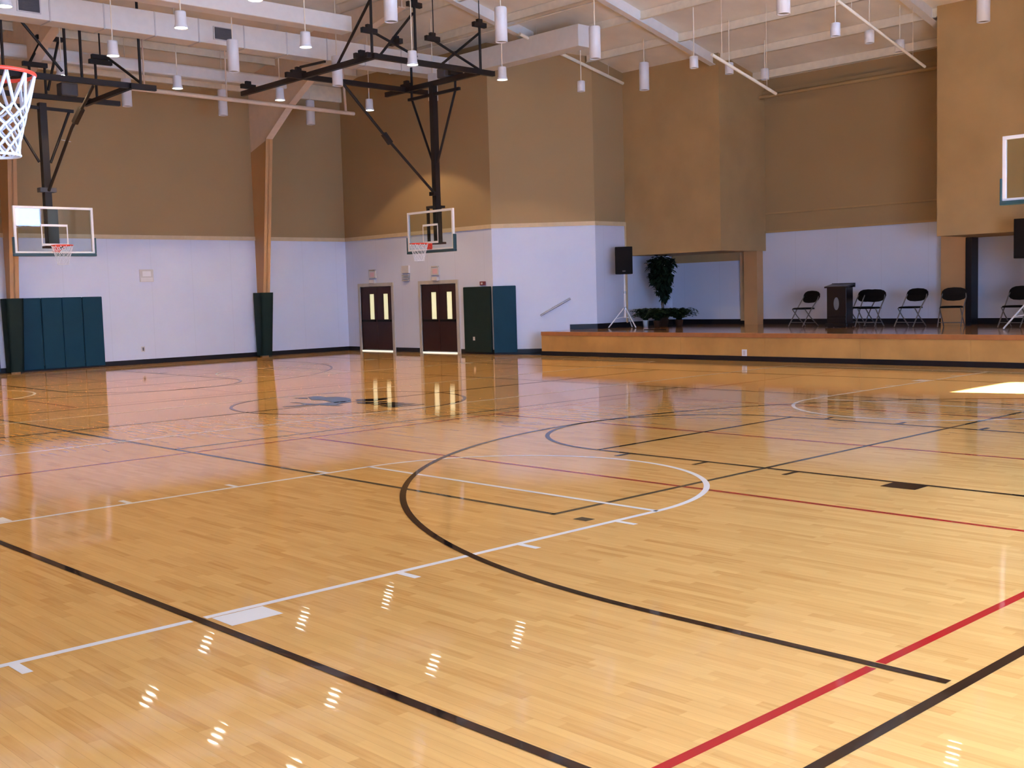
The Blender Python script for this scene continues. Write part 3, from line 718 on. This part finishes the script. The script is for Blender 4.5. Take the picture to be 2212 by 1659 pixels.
for p, ax in (((15.56, 20.9, 7.56), 'x'), ((16.30, 20.9, 7.40), 'y'), ((16.87, 20.9, 8.32), 'x'), ((17.38, 20.9, 7.62), 'x'), ((18.87, 20.9, 8.14), 'x'), ((15.7, 21.4, 7.10), 'x'), ((15.62, 23.9, 7.12), 'x'), ((15.62, 26.25, 7.14), 'x'), ((18.8, 21.75, 7.12), 'x'), ((18.8, 23.72, 7.1), 'y')):
    clamp(p, ax, 0.40)
MB().beam(L(15.62, 23.8, 7.24), L(15.62, 22.75, 7.2), .05, .05).build('slide_bar', m_black, t)
wm = MB().box(.10, .50, -.62, -.32, 7.06, 7.30).build('winch_motor', m_grille, t, bevel=0.03)

# left basket: board faces -Y at y=26.3, x=10.42
t2 = empty('basketball_hoop', (10.44, 26.32, 0), -PI/2+PI)   # local -X points to world -Y
tag(t2, 'left glass-board basketball hoop hanging on a black frame before the left wall', 'basketball hoop', 'ceiling-hung basketball hoops')
backboard(t2); hoop(t2, 3.02)
def L2(x, y, z):      # world -> local of t2 (rotation +90deg)
    dx, dy = x-10.44, y-26.32
    return (dy, -dx, z)
MB().beam(L2(10.44, 26.62, 3.0), L2(10.44, 26.62, 6.30), 0.16, 0.16).build('mast', m_black, t2)
MB().box(.04, .26, -.20, .20, 2.98, 3.03).box(.04, .09, -.12, .12, 3.03, 3.9).build('board_bracket', m_black, t2)
MB().beam(L2(10.25, 26.6, 4.32), L2(10.62, 26.6, 4.32), .2, .10).build('mast_collar', m_grille, t2)
fr = MB()
fr.beam(L2(8.4, 26.6, 6.45), L2(12.3, 26.6, 6.45), .10, .11); fr.beam(L2(8.4, 24.4, 6.47), L2(12.15, 24.4, 6.47), .10, .12)
for x in (9.2, 11.55): fr.beam(L2(x, 26.85, 6.40), L2(x, 24.25, 6.45), .09, .10)
fr.build('ceiling_frame', m_black, t2)
MB().beam(L2(9.72, 26.6, 6.20), L2(11.16, 26.6, 6.17), .06, .07).build('cross_bar', m_black, t2)
for xa, xb in ((9.60, 10.30), (11.08, 10.56)): MB().tube([L2(xa, 26.6, 6.2), L2(xb, 26.6, 4.95)], 0.032, 8).build('side_brace', m_black, t2)
bs = MB(); bs.tube([L2(10.75, 24.5, 6.4), L2(10.60, 25.4, 5.6), L2(10.44, 26.5, 4.3)], 0.035, 8); bs.beam(L2(10.68, 25.0, 5.98), L2(10.63, 25.3, 5.7), .11, .11)
bs.build('folding_brace', m_black, t2)
def strut2(p, q, r=0.032): MB().tube([L2(*p), L2(*q)], r, 8).build('strut', m_black, t2)
for x in (8.83, 10.13, 10.47, 11.80): strut2((x, 24.4, 6.5), (x, 24.4, zL(24.4)-.05))
strut2((9.21, 24.4, 7.6), (10.05, 24.4, 6.62)); strut2((9.21, 24.4, 7.6), (9.0, 24.4, 8.6))
strut2((10.2, 26.6, 6.5), (10.2, 26.6, 7.15)); strut2((10.55, 26.6, 6.5), (10.55, 26.6, 7.15)); strut2((10.2, 26.6, 7.15), (10.55, 26.6, 7.8)); strut2((10.9, 26.6, 7.75), (10.6, 26.6, 6.6))
strut2((11.75, 26.6, 6.45), (11.75, 26.6, 7.4)); strut2((12.0, 26.4, 7.45), (11.9, 24.6, 6.6))
def clamp2(x, y, z, ln=0.5):
    c = MB(); c.beam(L2(x-ln/2, y, z), L2(x+ln/2, y, z), .10, .10); c.build('clamp', m_black, t2)
for x, y, z, l in ((10.7, 26.6, 7.78, .6), (10.33, 26.6, 7.15, .55), (11.88, 26.6, 7.50, .42), (11.88, 26.6, 7.38, .55)): clamp2(x, y, z, l)
strut2((10.55, 26.6, 7.78), (10.55, 26.6, zL(26.6)-.05), .02); strut2((11.88, 26.6, 7.5), (11.88, 26.6, zL(26.6)-.05), .02)
MB().box(*[v for pr in zip(L2(11.25, 26.75, 6.5), L2(10.85, 26.45, 6.8)) for v in pr]).build('winch_motor', m_grille, t2, bevel=0.03)
MB().tube([L2(10.8, 26.5, 5.48), L2(11.02, 26.5, 5.45)], .008, 6).build('lanyard', m_offw, t2)

# right basket: board faces -X at x=18.55, y=7.13
t3 = empty('basketball_hoop', (18.55, 7.13, 0)); tag(t3, 'glass-board basketball hoop cut off by the right edge of the photo', 'basketball hoop', 'ceiling-hung basketball hoops')
backboard(t3, z0=2.90, z1=3.93); hoop(t3, 3.05)
MB().beam((.25, 0, 3.0), (.25, 0, 7.0), 0.15, 0.15).build('mast', m_black, t3)
MB().box(.04, .2, -.19, .19, 2.98, 3.05).box(.04, .2, -.19, .19, 3.84, 3.9).build('board_bracket', m_black, t3)
MB().beam((.25, -1.9, 7.0), (.25, .55, 7.0), .1, .12).build('ceiling_frame', m_black, t3)
for y in (-1.7, -.6): MB().tube([(.25, y, 7.0), (.25, y, zK(18.8)-.3)], .03, 8).build('strut', m_black, t3)

# near basket: board faces +X, hoop seen at the upper left corner
t4 = empty('basketball_hoop', (2.07, 7.01, 0), PI); tag(t4, 'near basketball hoop with orange rim and white net at the upper left', 'basketball hoop', 'ceiling-hung basketball hoops')
backboard(t4, z0=2.90, z1=3.93); hoop(t4, 3.01, near=True)
MB().beam((.25, 0, 3.0), (.25, 0, 7.0), 0.15, 0.15).build('mast', m_black, t4)
MB().box(.04, .2, -.19, .19, 2.98, 3.05).box(.04, .2, -.19, .19, 3.84, 3.9).build('board_bracket', m_black, t4)
MB().beam((.25, -1.5, 7.0), (.25, 1.5, 7.0), .1, .12).build('ceiling_frame', m_black, t4)
for y in (-1.3, 1.3): MB().tube([(.25, y, 7.0), (.25, y, 9.45)], .03, 8).build('strut', m_black, t4)

# ------------------------------------------------------------------ wall pads
t = empty('wall_pad', (11.0, YL, 0)); tag(t, 'wide teal vinyl wall pad of joined panels under the left basket', 'wall pad', 'safety pads on the walls')
for i, x in enumerate([10.72, 11.26, 11.79, 12.33]):
    MB().box(x+.004, x+.53, YL-.09, YL-.021, .04, 1.87).build('pad_panel', m_pad, t, loc=(-11, -YL, 0), bevel=0.02)
for x in [8.04, 8.57, 9.10, 9.63]:
    MB().box(x+.004, x+.53, YL-.09, YL-.021, .04, 1.87).build('pad_panel', m_pad, t, loc=(-11, -YL, 0), bevel=0.02)
def colpad(x, lab, w=0.17):
    t = empty('column_pad', (x, YL, 0)); tag(t, lab, 'column pad', 'safety pads on the walls')
    def iy(z): return YL-(0.34+0.13*z/1.85)-.03
    mb = MB()
    mb.slab([(x-w, YL-.09, .03), (x-w, iy(0), .03), (x-w-.04, iy(1.85), 1.87), (x-w-.04, YL-.09, 1.87)], (.05, 0, 0))
    mb.slab([(x+w-.05, YL-.09, .03), (x+w-.05, iy(0), .03), (x+w-.01, iy(1.85), 1.87), (x+w-.01, YL-.09, 1.87)], (.05, 0, 0))
    mb.slab([(x-w, iy(0), .03), (x+w, iy(0), .03), (x+w+.04, iy(1.85), 1.87), (x-w-.04, iy(1.85), 1.87)], (0, .05, 0))
    mb.build('pad_cover', m_padk, t, loc=(-x, -YL, 0))
colpad(17.62, 'dark green pad wrapped round the foot of the tapered tan column')
colpad(10.46, 'dark pad round the column foot at the photo\'s left edge', 0.17)
tag(MB().box(XB-.09, XB-.022, 22.84, 23.95, .05, 1.85).build('wall_pad', m_padk, bevel=0.02), 'dark green wall pad facing the hall, right of the double doors', 'wall pad', 'safety pads on the walls')
o = bpy.data.objects['wall_pad.001']
MB().box(XB-.094, XB-.09, 23.50, 23.58, .38, .48).build('outlet_cutout', m_offw, o)
mb = MB().slab([(XB-.045, 22.78-.005, .05), (XB+.40, 22.335, .05), (XB+.40, 22.335, 1.85), (XB-.045, 22.775, 1.85)], (-.05, -.05, 0))
tag(mb.build('wall_pad', m_pad, bevel=0.015), 'blue-green wall pad on the diagonal wall beside the stage', 'wall pad', 'safety pads on the walls')

# ------------------------------------------------------------------ doors
def door(n, y0, y1):
    zt = 2.0
    fr = MB(); fr.box(XB-.03, XB+.10, y1, y1+.10, 0, zt+.07); fr.box(XB-.03, XB+.10, y0-.10, y0, 0, zt+.07); fr.box(XB-.03, XB+.10, y0, y1, zt-.03, zt+.07)
    d = struct(fr.build('door_%d' % n, m_doorfr))
    ym = (y0+y1)/2
    for a, b in ((y0+.01, ym-.006), (ym+.006, y1-.01)):
        w = b-a; k = .11 if a > ym else .20; gy0, gy1 = a+k+.02, a+k+.25      # narrow vision panel near the inner/right stile
        lf = MB(); x0, x1 = XB+.015, XB+.06
        lf.box(x0, x1, a, gy0, .05, zt-.04); lf.box(x0, x1, gy1, b, .05, zt-.04); lf.box(x0, x1, gy0, gy1, .05, .97); lf.box(x0, x1, gy0, gy1, 1.74, zt-.04)
        l = lf.build('door_leaf', m_door, d)
        MB().box(x0+.02, x0+.03, gy0, gy1, .97, 1.74).build('vision_panel', m_doorglow, l)
        MB().box(x0-.05, x0-.02, a+.06, b-.06, .90, .96).box(x0-.03, x0, a+.06, a+.10, .90, .96).box(x0-.03, x0, b-.10, b-.06, .90, .96).build('push_bar', m_blackm, l)
    MB().box(XB-.02, XB+.012, y0+.01, y1-.01, .003, .026).build('threshold_glow', m_sillglow, d)  # light leaking under the leaves, put in as a glowing strip
door(1, 27.30, 28.88); door(2, 24.33, 25.90)
struct(MB().box(XB+.16, XB+.2, 24.0, 29.2, 0, 2.4).build('wall_corridor', m_offw))

# small fittings on the walls
def exit_sign(y, lab):
    t = empty('exit_sign', (XB, y, 2.33)); tag(t, lab, 'exit sign', 'signs above the double doors')
    MB().box(-.05, -.001, -.17, .17, -.11, .12).build('housing', m_offw, t, bevel=0.01)
    MB().box(-.053, -.05, -.11, .10, -.07, .07).build('sign_face', m_exit, t)
    MB().box(-.07, -.001, -.14, .14, .125, .15).build('sign_cap', m_doorfr, t)
    MB().box(-.09, -.001, -.13, .13, -.27, -.15).build('emergency_light', m_offw, t, bevel=0.02)
exit_sign(28.19, 'pale exit sign with pinkish face above the left double doors'); exit_sign(25.19, 'pale exit sign with pinkish face above the right double doors')
t = empty('louvred_box', (XB, 26.55, 2.34)); tag(t, 'small pale louvred box on the wall between the two double doors', 'wall box')
MB().box(-.06, -.001, -.17, .17, -.02, .20).build('housing', m_offw, t, bevel=0.01)
mb = MB()
for i in range(4): mb.box(-.075, -.001, -.15, .15, -.24+i*.05, -.215+i*.05)
mb.build('louvres', m_doorfr, t)
t = empty('wall_vent', (14.18, YL, 2.41)); tag(t, 'square pale vent plate high on the left white wall', 'vent')
MB().box(-.20, .20, -.02, -.001, -.17, .17).build('plate', m_offw, t, bevel=0.005)
mb = MB()
for i in range(3): mb.box(-.17, .17, -.035, -.02, -.15+i*.035, -.13+i*.035)
mb.box(-.12, .12, -.032, -.02, -.02, .12); mb.build('louvres', m_white, t)
t = empty('wall_outlet', (13.97, YL, .41)); tag(t, 'small pale outlet plate low on the left white wall', 'outlet'); MB().box(-.05, .05, -.015, -.001, -.07, .07).build('plate', m_offw, t, bevel=.003); MB().box(-.02, .02, -.02, -.015, -.045, .045).build('socket', m_grille, t)
t = empty('fire_alarm', (XB, 23.18, 1.93)); tag(t, 'small dark red alarm box just above the corner pads', 'fire alarm')
MB().box(-.06, -.001, -.10, .10, -.05, .06).build('housing', mat('alarm_red', lin(.16, .02, .025), .4), t, bevel=.01); MB().box(-.075, -.06, -.03, .03, -.02, .03).build('strobe', m_offw, t)
# handrail on the diagonal wall
t = empty('handrail', (21.69, 21.91, 1.02)); tag(t, 'short sloping grey handrail on the white diagonal wall left of the stage', 'handrail')
o_ = -0.055
MB().tube([(o_, o_, 0), (.58+o_, -.58+o_, .44)], .026, 10).build('rail', m_grey, t)
for f in (.12, .88): MB().tube([(.58*f+o_, -.58*f+o_, .44*f), (.58*f, -.58*f, .44*f-.03)], .009, 6).build('bracket', m_grey, t)

# ------------------------------------------------------------------ stage
t = empty('stage', (21, 15, 0)); tag(t, 'low wooden stage with orange plywood front and black kick strip', 'stage')
P = [(21.0, 7.4), (22.70, 9.0), (25.98, 9.0), (25.98, 20.80), (22.77, 20.80), (22.27, 21.25), (21.0, 21.2)]
MB().prism(P, 0.58, SZ).build('stage_deck', m_stagefloor, t, loc=(-21, -15, 0))
fp = MB()
for i in range(6):
    y0 = 7.4+i*2.3; fp.box(21.0, 21.03, y0, min(y0+2.296, 21.2), .11, .52)
fp.box(21.03, 22.2, 21.14, 21.18, .0, .58); fp.build('front_panel', m_stage, t, loc=(-21, -15, 0))
MB().box(20.985, 21.04, 7.4, 21.2, .52, .618).build('nosing', m_stagetop, t, loc=(-21, -15, 0), bevel=0.006)
MB().box(20.98, 21.03, 7.4, 21.21, .002, .11).build('kick_strip', m_base, t, loc=(-21, -15, 0))
st = MB()
for i in range(3): st.box(21.5+i*.25, 21.75+i*.25, 21.22, (21.66, 21.46, 21.26)[i], 0.001, .155*(i+1))
st.build('side_steps', m_stage, t, loc=(-21, -15, 0))
t = empty('stage_outlet', (21.0, 14.82, .18)); tag(t, 'white outlet plate low on the stage front', 'outlet')
MB().box(-.012, -.001, -.065, .065, -.075, .075).build('plate', m_white, t, bevel=.003); MB().box(-.016, -.012, -.03, .03, -.05, .05).build('socket', m_offw, t)
fb = MB().box(22.30, 22.45, 18.2, 18.8, SZ+.001, SZ+.012)
tag(fb.build('floor_pocket', m_blackm), 'flat black floor box lid in the stage floor left of the chairs', 'floor box')

# chairs ---------------------------------------------------------------
def chair():
    """folding chair, origin at floor centre, faces -X"""
    t = empty('folding_chair', (0, 0, 0))
    s = MB(); n = 16
    ring = []
    for i in range(n):
        a = 2*PI*i/n; ca, sa = math.cos(a), math.sin(a)
        ex = 0.21*math.copysign(abs(ca)**.6, ca); ey = 0.215*math.copysign(abs(sa)**.6, sa)
        ring.append((ex, ey))
    vs = [(x, y, .425) for x, y in ring]+[(x*.98, y*.98, .455) for x, y in ring]+[(x*.8, y*.8, .468) for x, y in ring]
    fs = [tuple(range(n))[::-1]]+[(k*n+i, k*n+(i+1) % n, (k+1)*n+(i+1) % n, (k+1)*n+i) for k in range(2) for i in range(n)]+[tuple(2*n+i for i in range(n))]
    s.add(vs, fs, True); s.build('seat', m_blackm, t)
    b = MB(); N = 16; vs = []
    for off in (0, .03):
        for i in range(N):
            a = 2*PI*i/N; y = 0.245*math.copysign(abs(math.cos(a))**.75, math.cos(a)); z = 0.150*math.copysign(abs(math.sin(a))**.8, math.sin(a))
            vs.append((0.235+z*.30-(y*y)*.5*-1+off-.03, y, .725+z))
    b.add(vs, [tuple(range(N))[::-1], tuple(range(N, 2*N))]+[(i, (i+1) % N, N+(i+1) % N, N+i) for i in range(N)], False)
    b.build('backrest', m_blackm, t)
    # back frame: inverted U whose legs run forward to the front feet
    u = MB(); pts = []
    for sgn in (-1, 1):
        seq = [(-.25, sgn*.215, .012), (.02, sgn*.22, .43), (.20, sgn*.235, .66), (.265, sgn*.215, .77)]
        if sgn == -1: pts += seq
        else: tail = seq[::-1]
    top = [(.295, -.13, .835), (.30, 0, .855), (.295, .13, .835)]
    u.tube(pts+top+tail, .0125, 8); u.build('back_frame', m_chairf, t)
    for sgn in (-1, 1):
        MB().tube([(-.15, sgn*.195, .43), (.0, sgn*.195, .25), (.25, sgn*.20, .012)], .012, 8).build('rear_leg', m_chairf, t)
    MB().tube([(-.19, -.21, .11), (-.19, .21, .11)], .009, 6).build('front_stretcher', m_chairf, t)
    MB().tube([(.18, -.198, .09), (.18, .198, .09)], .009, 6).build('rear_stretcher', m_chairf, t)
    return t
ch0 = chair(); used = False
CH = [(24.45, 15.50, -14, 'dark folding chair standing alone left of the lectern'),
      (24.75, 14.10, -4, 'dark folding chair half hidden behind the lectern'),
      (24.35, 13.66, 4, 'dark folding chair just right of the lectern'),
      (24.45, 12.70, -6, 'dark folding chair in front of the white wall, left of the brown post'),
      (24.35, 11.68, 14, 'dark folding chair in front of the brown post'),
      (24.20, 10.22, -4, 'dark folding chair cut off by the right edge of the photo')]
for x, y, r, lab in CH:
    c = ch0 if not used else copy_tree(ch0); used = True
    c.location = (x, y, SZ); c.rotation_euler = (0, 0, math.radians(r)); c.scale = (1.08, 1.12, 1.0); tag(c, lab, 'chair', 'folding chairs on the stage')
# lectern -----------------------------------------------------------------
t = empty('lectern', (24.15, 14.32, SZ), math.radians(8)); tag(t, 'black wooden lectern with a pale upright emblem, between the folding chairs', 'lectern')
MB().box(-.20, .20, -.24, .24, .10, .94).build('body', m_lectern, t, bevel=0.01)
MB().box(-.24, .24, -.27, .27, .02, .10).build('plinth', m_lectern, t, bevel=0.01)
MB().box(-.22, -.20, -.22, .22, .18, .22).box(-.22, -.20, -.22, .22, .27, .29).build('lower_moulding', m_lectern, t)
MB().slab([(-.25, -.28, .93), (.25, -.28, 1.0), (.25, .28, 1.0), (-.25, .28, .93)], (0, 0, .035)).build('reading_top', m_lectern, t)
MB().box(.20, .25, -.28, .28, .94, 1.04).build('back_lip', m_lectern, t)
n = 20; e = MB(); e.slab([(-.206, .065*math.cos(2*PI*i/n), .56+.15*math.sin(2*PI*i/n)) for i in range(n)], (-.008, 0, 0)); e.build('emblem', m_paper, t)
for sx in (-1, 1):
    for sy in (-1, 1): MB().tube([(sx*.20, sy*.24-.012, .03), (sx*.20, sy*.24+.012, .03)], .028, 10).build('caster', m_grey, t)
# speakers on stands --------------------------------------------------------
def speaker(x, y, rz, slab, blab, zb=2.07, zt=2.80, w=.47):
    t = empty('speaker_stand', (x, y, SZ), rz); tag(t, slab, 'speaker stand', 'white tripod stands on the stage')
    H = zb-SZ
    MB().tube([(0, 0, .28), (0, 0, .95)], .028, 10).build('lower_tube', m_white, t); MB().tube([(0, 0, .9), (0, 0, H)], .019, 10).build('upper_tube', m_white, t)
    MB().tube([(0, 0, .93), (0, 0, .99)], .036, 10).build('collar', m_grey, t)
    hub = MB().tube([(0, 0, .50), (0, 0, .57)], .045, 10).build('hub', m_grey, t)
    for k in range(3):
        a = math.radians(100+120*k); ca, sa = math.cos(a), math.sin(a)
        MB().tube([(.03*ca, .03*sa, .54), (.46*ca, .46*sa, .02)], .017, 8).build('leg', m_white, t)
        MB().tube([(.02*ca, .02*sa, .30), (.25*ca, .25*sa, .26)], .010, 6).build('brace', m_white, t)
    s = empty('loudspeaker', (x, y, zb), rz); tag(s, blab, 'loudspeaker', 'black loudspeakers on stands')
    h = zt-zb; d = .34
    MB().prism([(-d/2, -w/2), (d/2, -w*.33), (d/2, w*.33), (-d/2, w/2)], .0, h).build('cabinet', m_blackm, s, bevel=.012)
    MB().box(-d/2-.012, -d/2-.001, -w/2+.02, w/2-.02, .03, h-.03).build('front_grille', m_blackm, s, bevel=.004)
    MB().box(-d/2-.016, -d/2-.012, -.04, .04, .06, .10).build('badge', m_offw if False else m_grille, s)
speaker(23.35, 20.33, math.radians(38), 'white tripod speaker stand left of the tall plant', 'black loudspeaker on the white stand left of the plant')
speaker(23.3, 9.58, math.radians(10), 'white tripod speaker stand at the right edge of the photo', 'black loudspeaker cut off by the right edge of the photo', zb=2.05, zt=2.84, w=.5)
# plants --------------------------------------------------------------------
def leaves(mb, n, cen, rad, ln, wd, droop=0.0, shape='ball'):
    for i in range(n):
        while True:
            p = Vector((random.uniform(-1, 1), random.uniform(-1, 1), random.uniform(-1, 1)))
            if p.length < 1: break
        c = Vector(cen)+Vector((p.x*rad[0], p.y*rad[1], p.z*rad[2]))
        a = random.uniform(0, 2*PI); e = random.uniform(-.9, .5)-droop
        d = Vector((math.cos(a)*math.cos(e), math.sin(a)*math.cos(e), math.sin(e))); s = d.cross(Vector((0, 0, 1))).normalized()
        L_ = ln*random.uniform(.7, 1.3); W = wd*random.uniform(.7, 1.3); k = Vector((0, 0, -.12*L_))
        nrm = s.cross(d)*0.004
        mb.add([c, c+d*L_*.5+s*W+nrm, c+d*L_+k, c+d*L_*.5-s*W+nrm, c+d*L_*.5+k*.3], [(0, 1, 4), (1, 2, 4), (2, 3, 4), (3, 0, 4)])
t = empty('potted_tree', (24.35, 19.85, SZ)); tag(t, 'tall dark green potted tree hanging full under the left proscenium box', 'potted tree')
MB().lathe([(0, 0.001), (.12, .001), (.16, .27), (.175, .28), (.17, .30), (.14, .30), (.13, .27)], 20).build('pot', m_pot, t); MB().disk(.14, .26).build('soil', m_soil, t)
tr = MB()
for k in range(3):
    a = 2*PI*k/3; tr.tube([(.03*math.cos(a), .03*math.sin(a), .26), (.03*math.cos(a+1.5), .03*math.sin(a+1.5), .6), (.04*math.cos(a+3), .04*math.sin(a+3), 1.0), (.06*math.cos(a+4), .06*math.sin(a+4), 1.5)], [.016, .014, .012, .008], 7)
tr.build('trunk', m_bark, t)
lf = MB()
leaves(lf, 620, (0, 0.04, 1.70), (.32, .42, .24), .16, .05); leaves(lf, 560, (0, .02, 1.40), (.28, .34, .28), .16, .05, .3); leaves(lf, 300, (0, -.03, 1.08), (.20, .24, .24), .14, .045, .4); leaves(lf, 90, (0, -.05, .82), (.10, .12, .16), .13, .035, .4)
lf.build('foliage', m_leaf, t, fix=False)
def fern(x, y, r, h, lab, pm, pr=.11, white=False, n=120):
    t = empty('potted_fern', (x, y, SZ)); tag(t, lab, 'potted fern', 'low ferns round the potted tree')
    MB().lathe([(0, .001), (pr*.75, .001), (pr, .17), (pr*1.06, .18), (pr, .19), (pr*.85, .18)], 18).build('pot', pm, t); MB().disk(pr*.88, .165).build('soil', m_soil, t)
    mb = MB()
    for i in range(n):
        a = random.uniform(0, 2*PI); R_ = r*random.uniform(.5, 1.05); hh = h*random.uniform(.45, 1.35); pts = []
        for j in range(7):
            u = j/6; pts.append(Vector((math.cos(a)*R_*u, math.sin(a)*R_*u, .17+hh*(1-(1-1.5*u)**2)*.62)))
        for j in range(6):
            p, q_ = pts[j], pts[j+1]; sd_ = Vector((-math.sin(a), math.cos(a), 0))
            W = .06*(1-abs(j-2)/6); mb.add([p-sd_*.004, q_-sd_*.004, q_+sd_*.004, p+sd_*.004], [(0, 1, 2, 3)])
            for s in (-1, 1): mb.add([p, p+(q_-p)*.8, p+(q_-p)*.6+sd_*s*W*1.6+Vector((0, 0, -.01))], [(0, 1, 2)])
    mb.build('fronds', m_leaf2, t, fix=False)
fern(23.95, 20.12, .46, .42, 'low fern in a white pot, nearest the speaker stand', m_white, .085)
fern(23.75, 19.55, .46, .42, 'low fern in a dark pot in front of the potted tree', m_pot)
fern(24.3, 19.25, .56, .42, 'low spreading fern right of the potted tree', m_pot)
fern(24.75, 20.1, .38, .38, 'low fern in a dark pot behind the potted tree', m_pot)
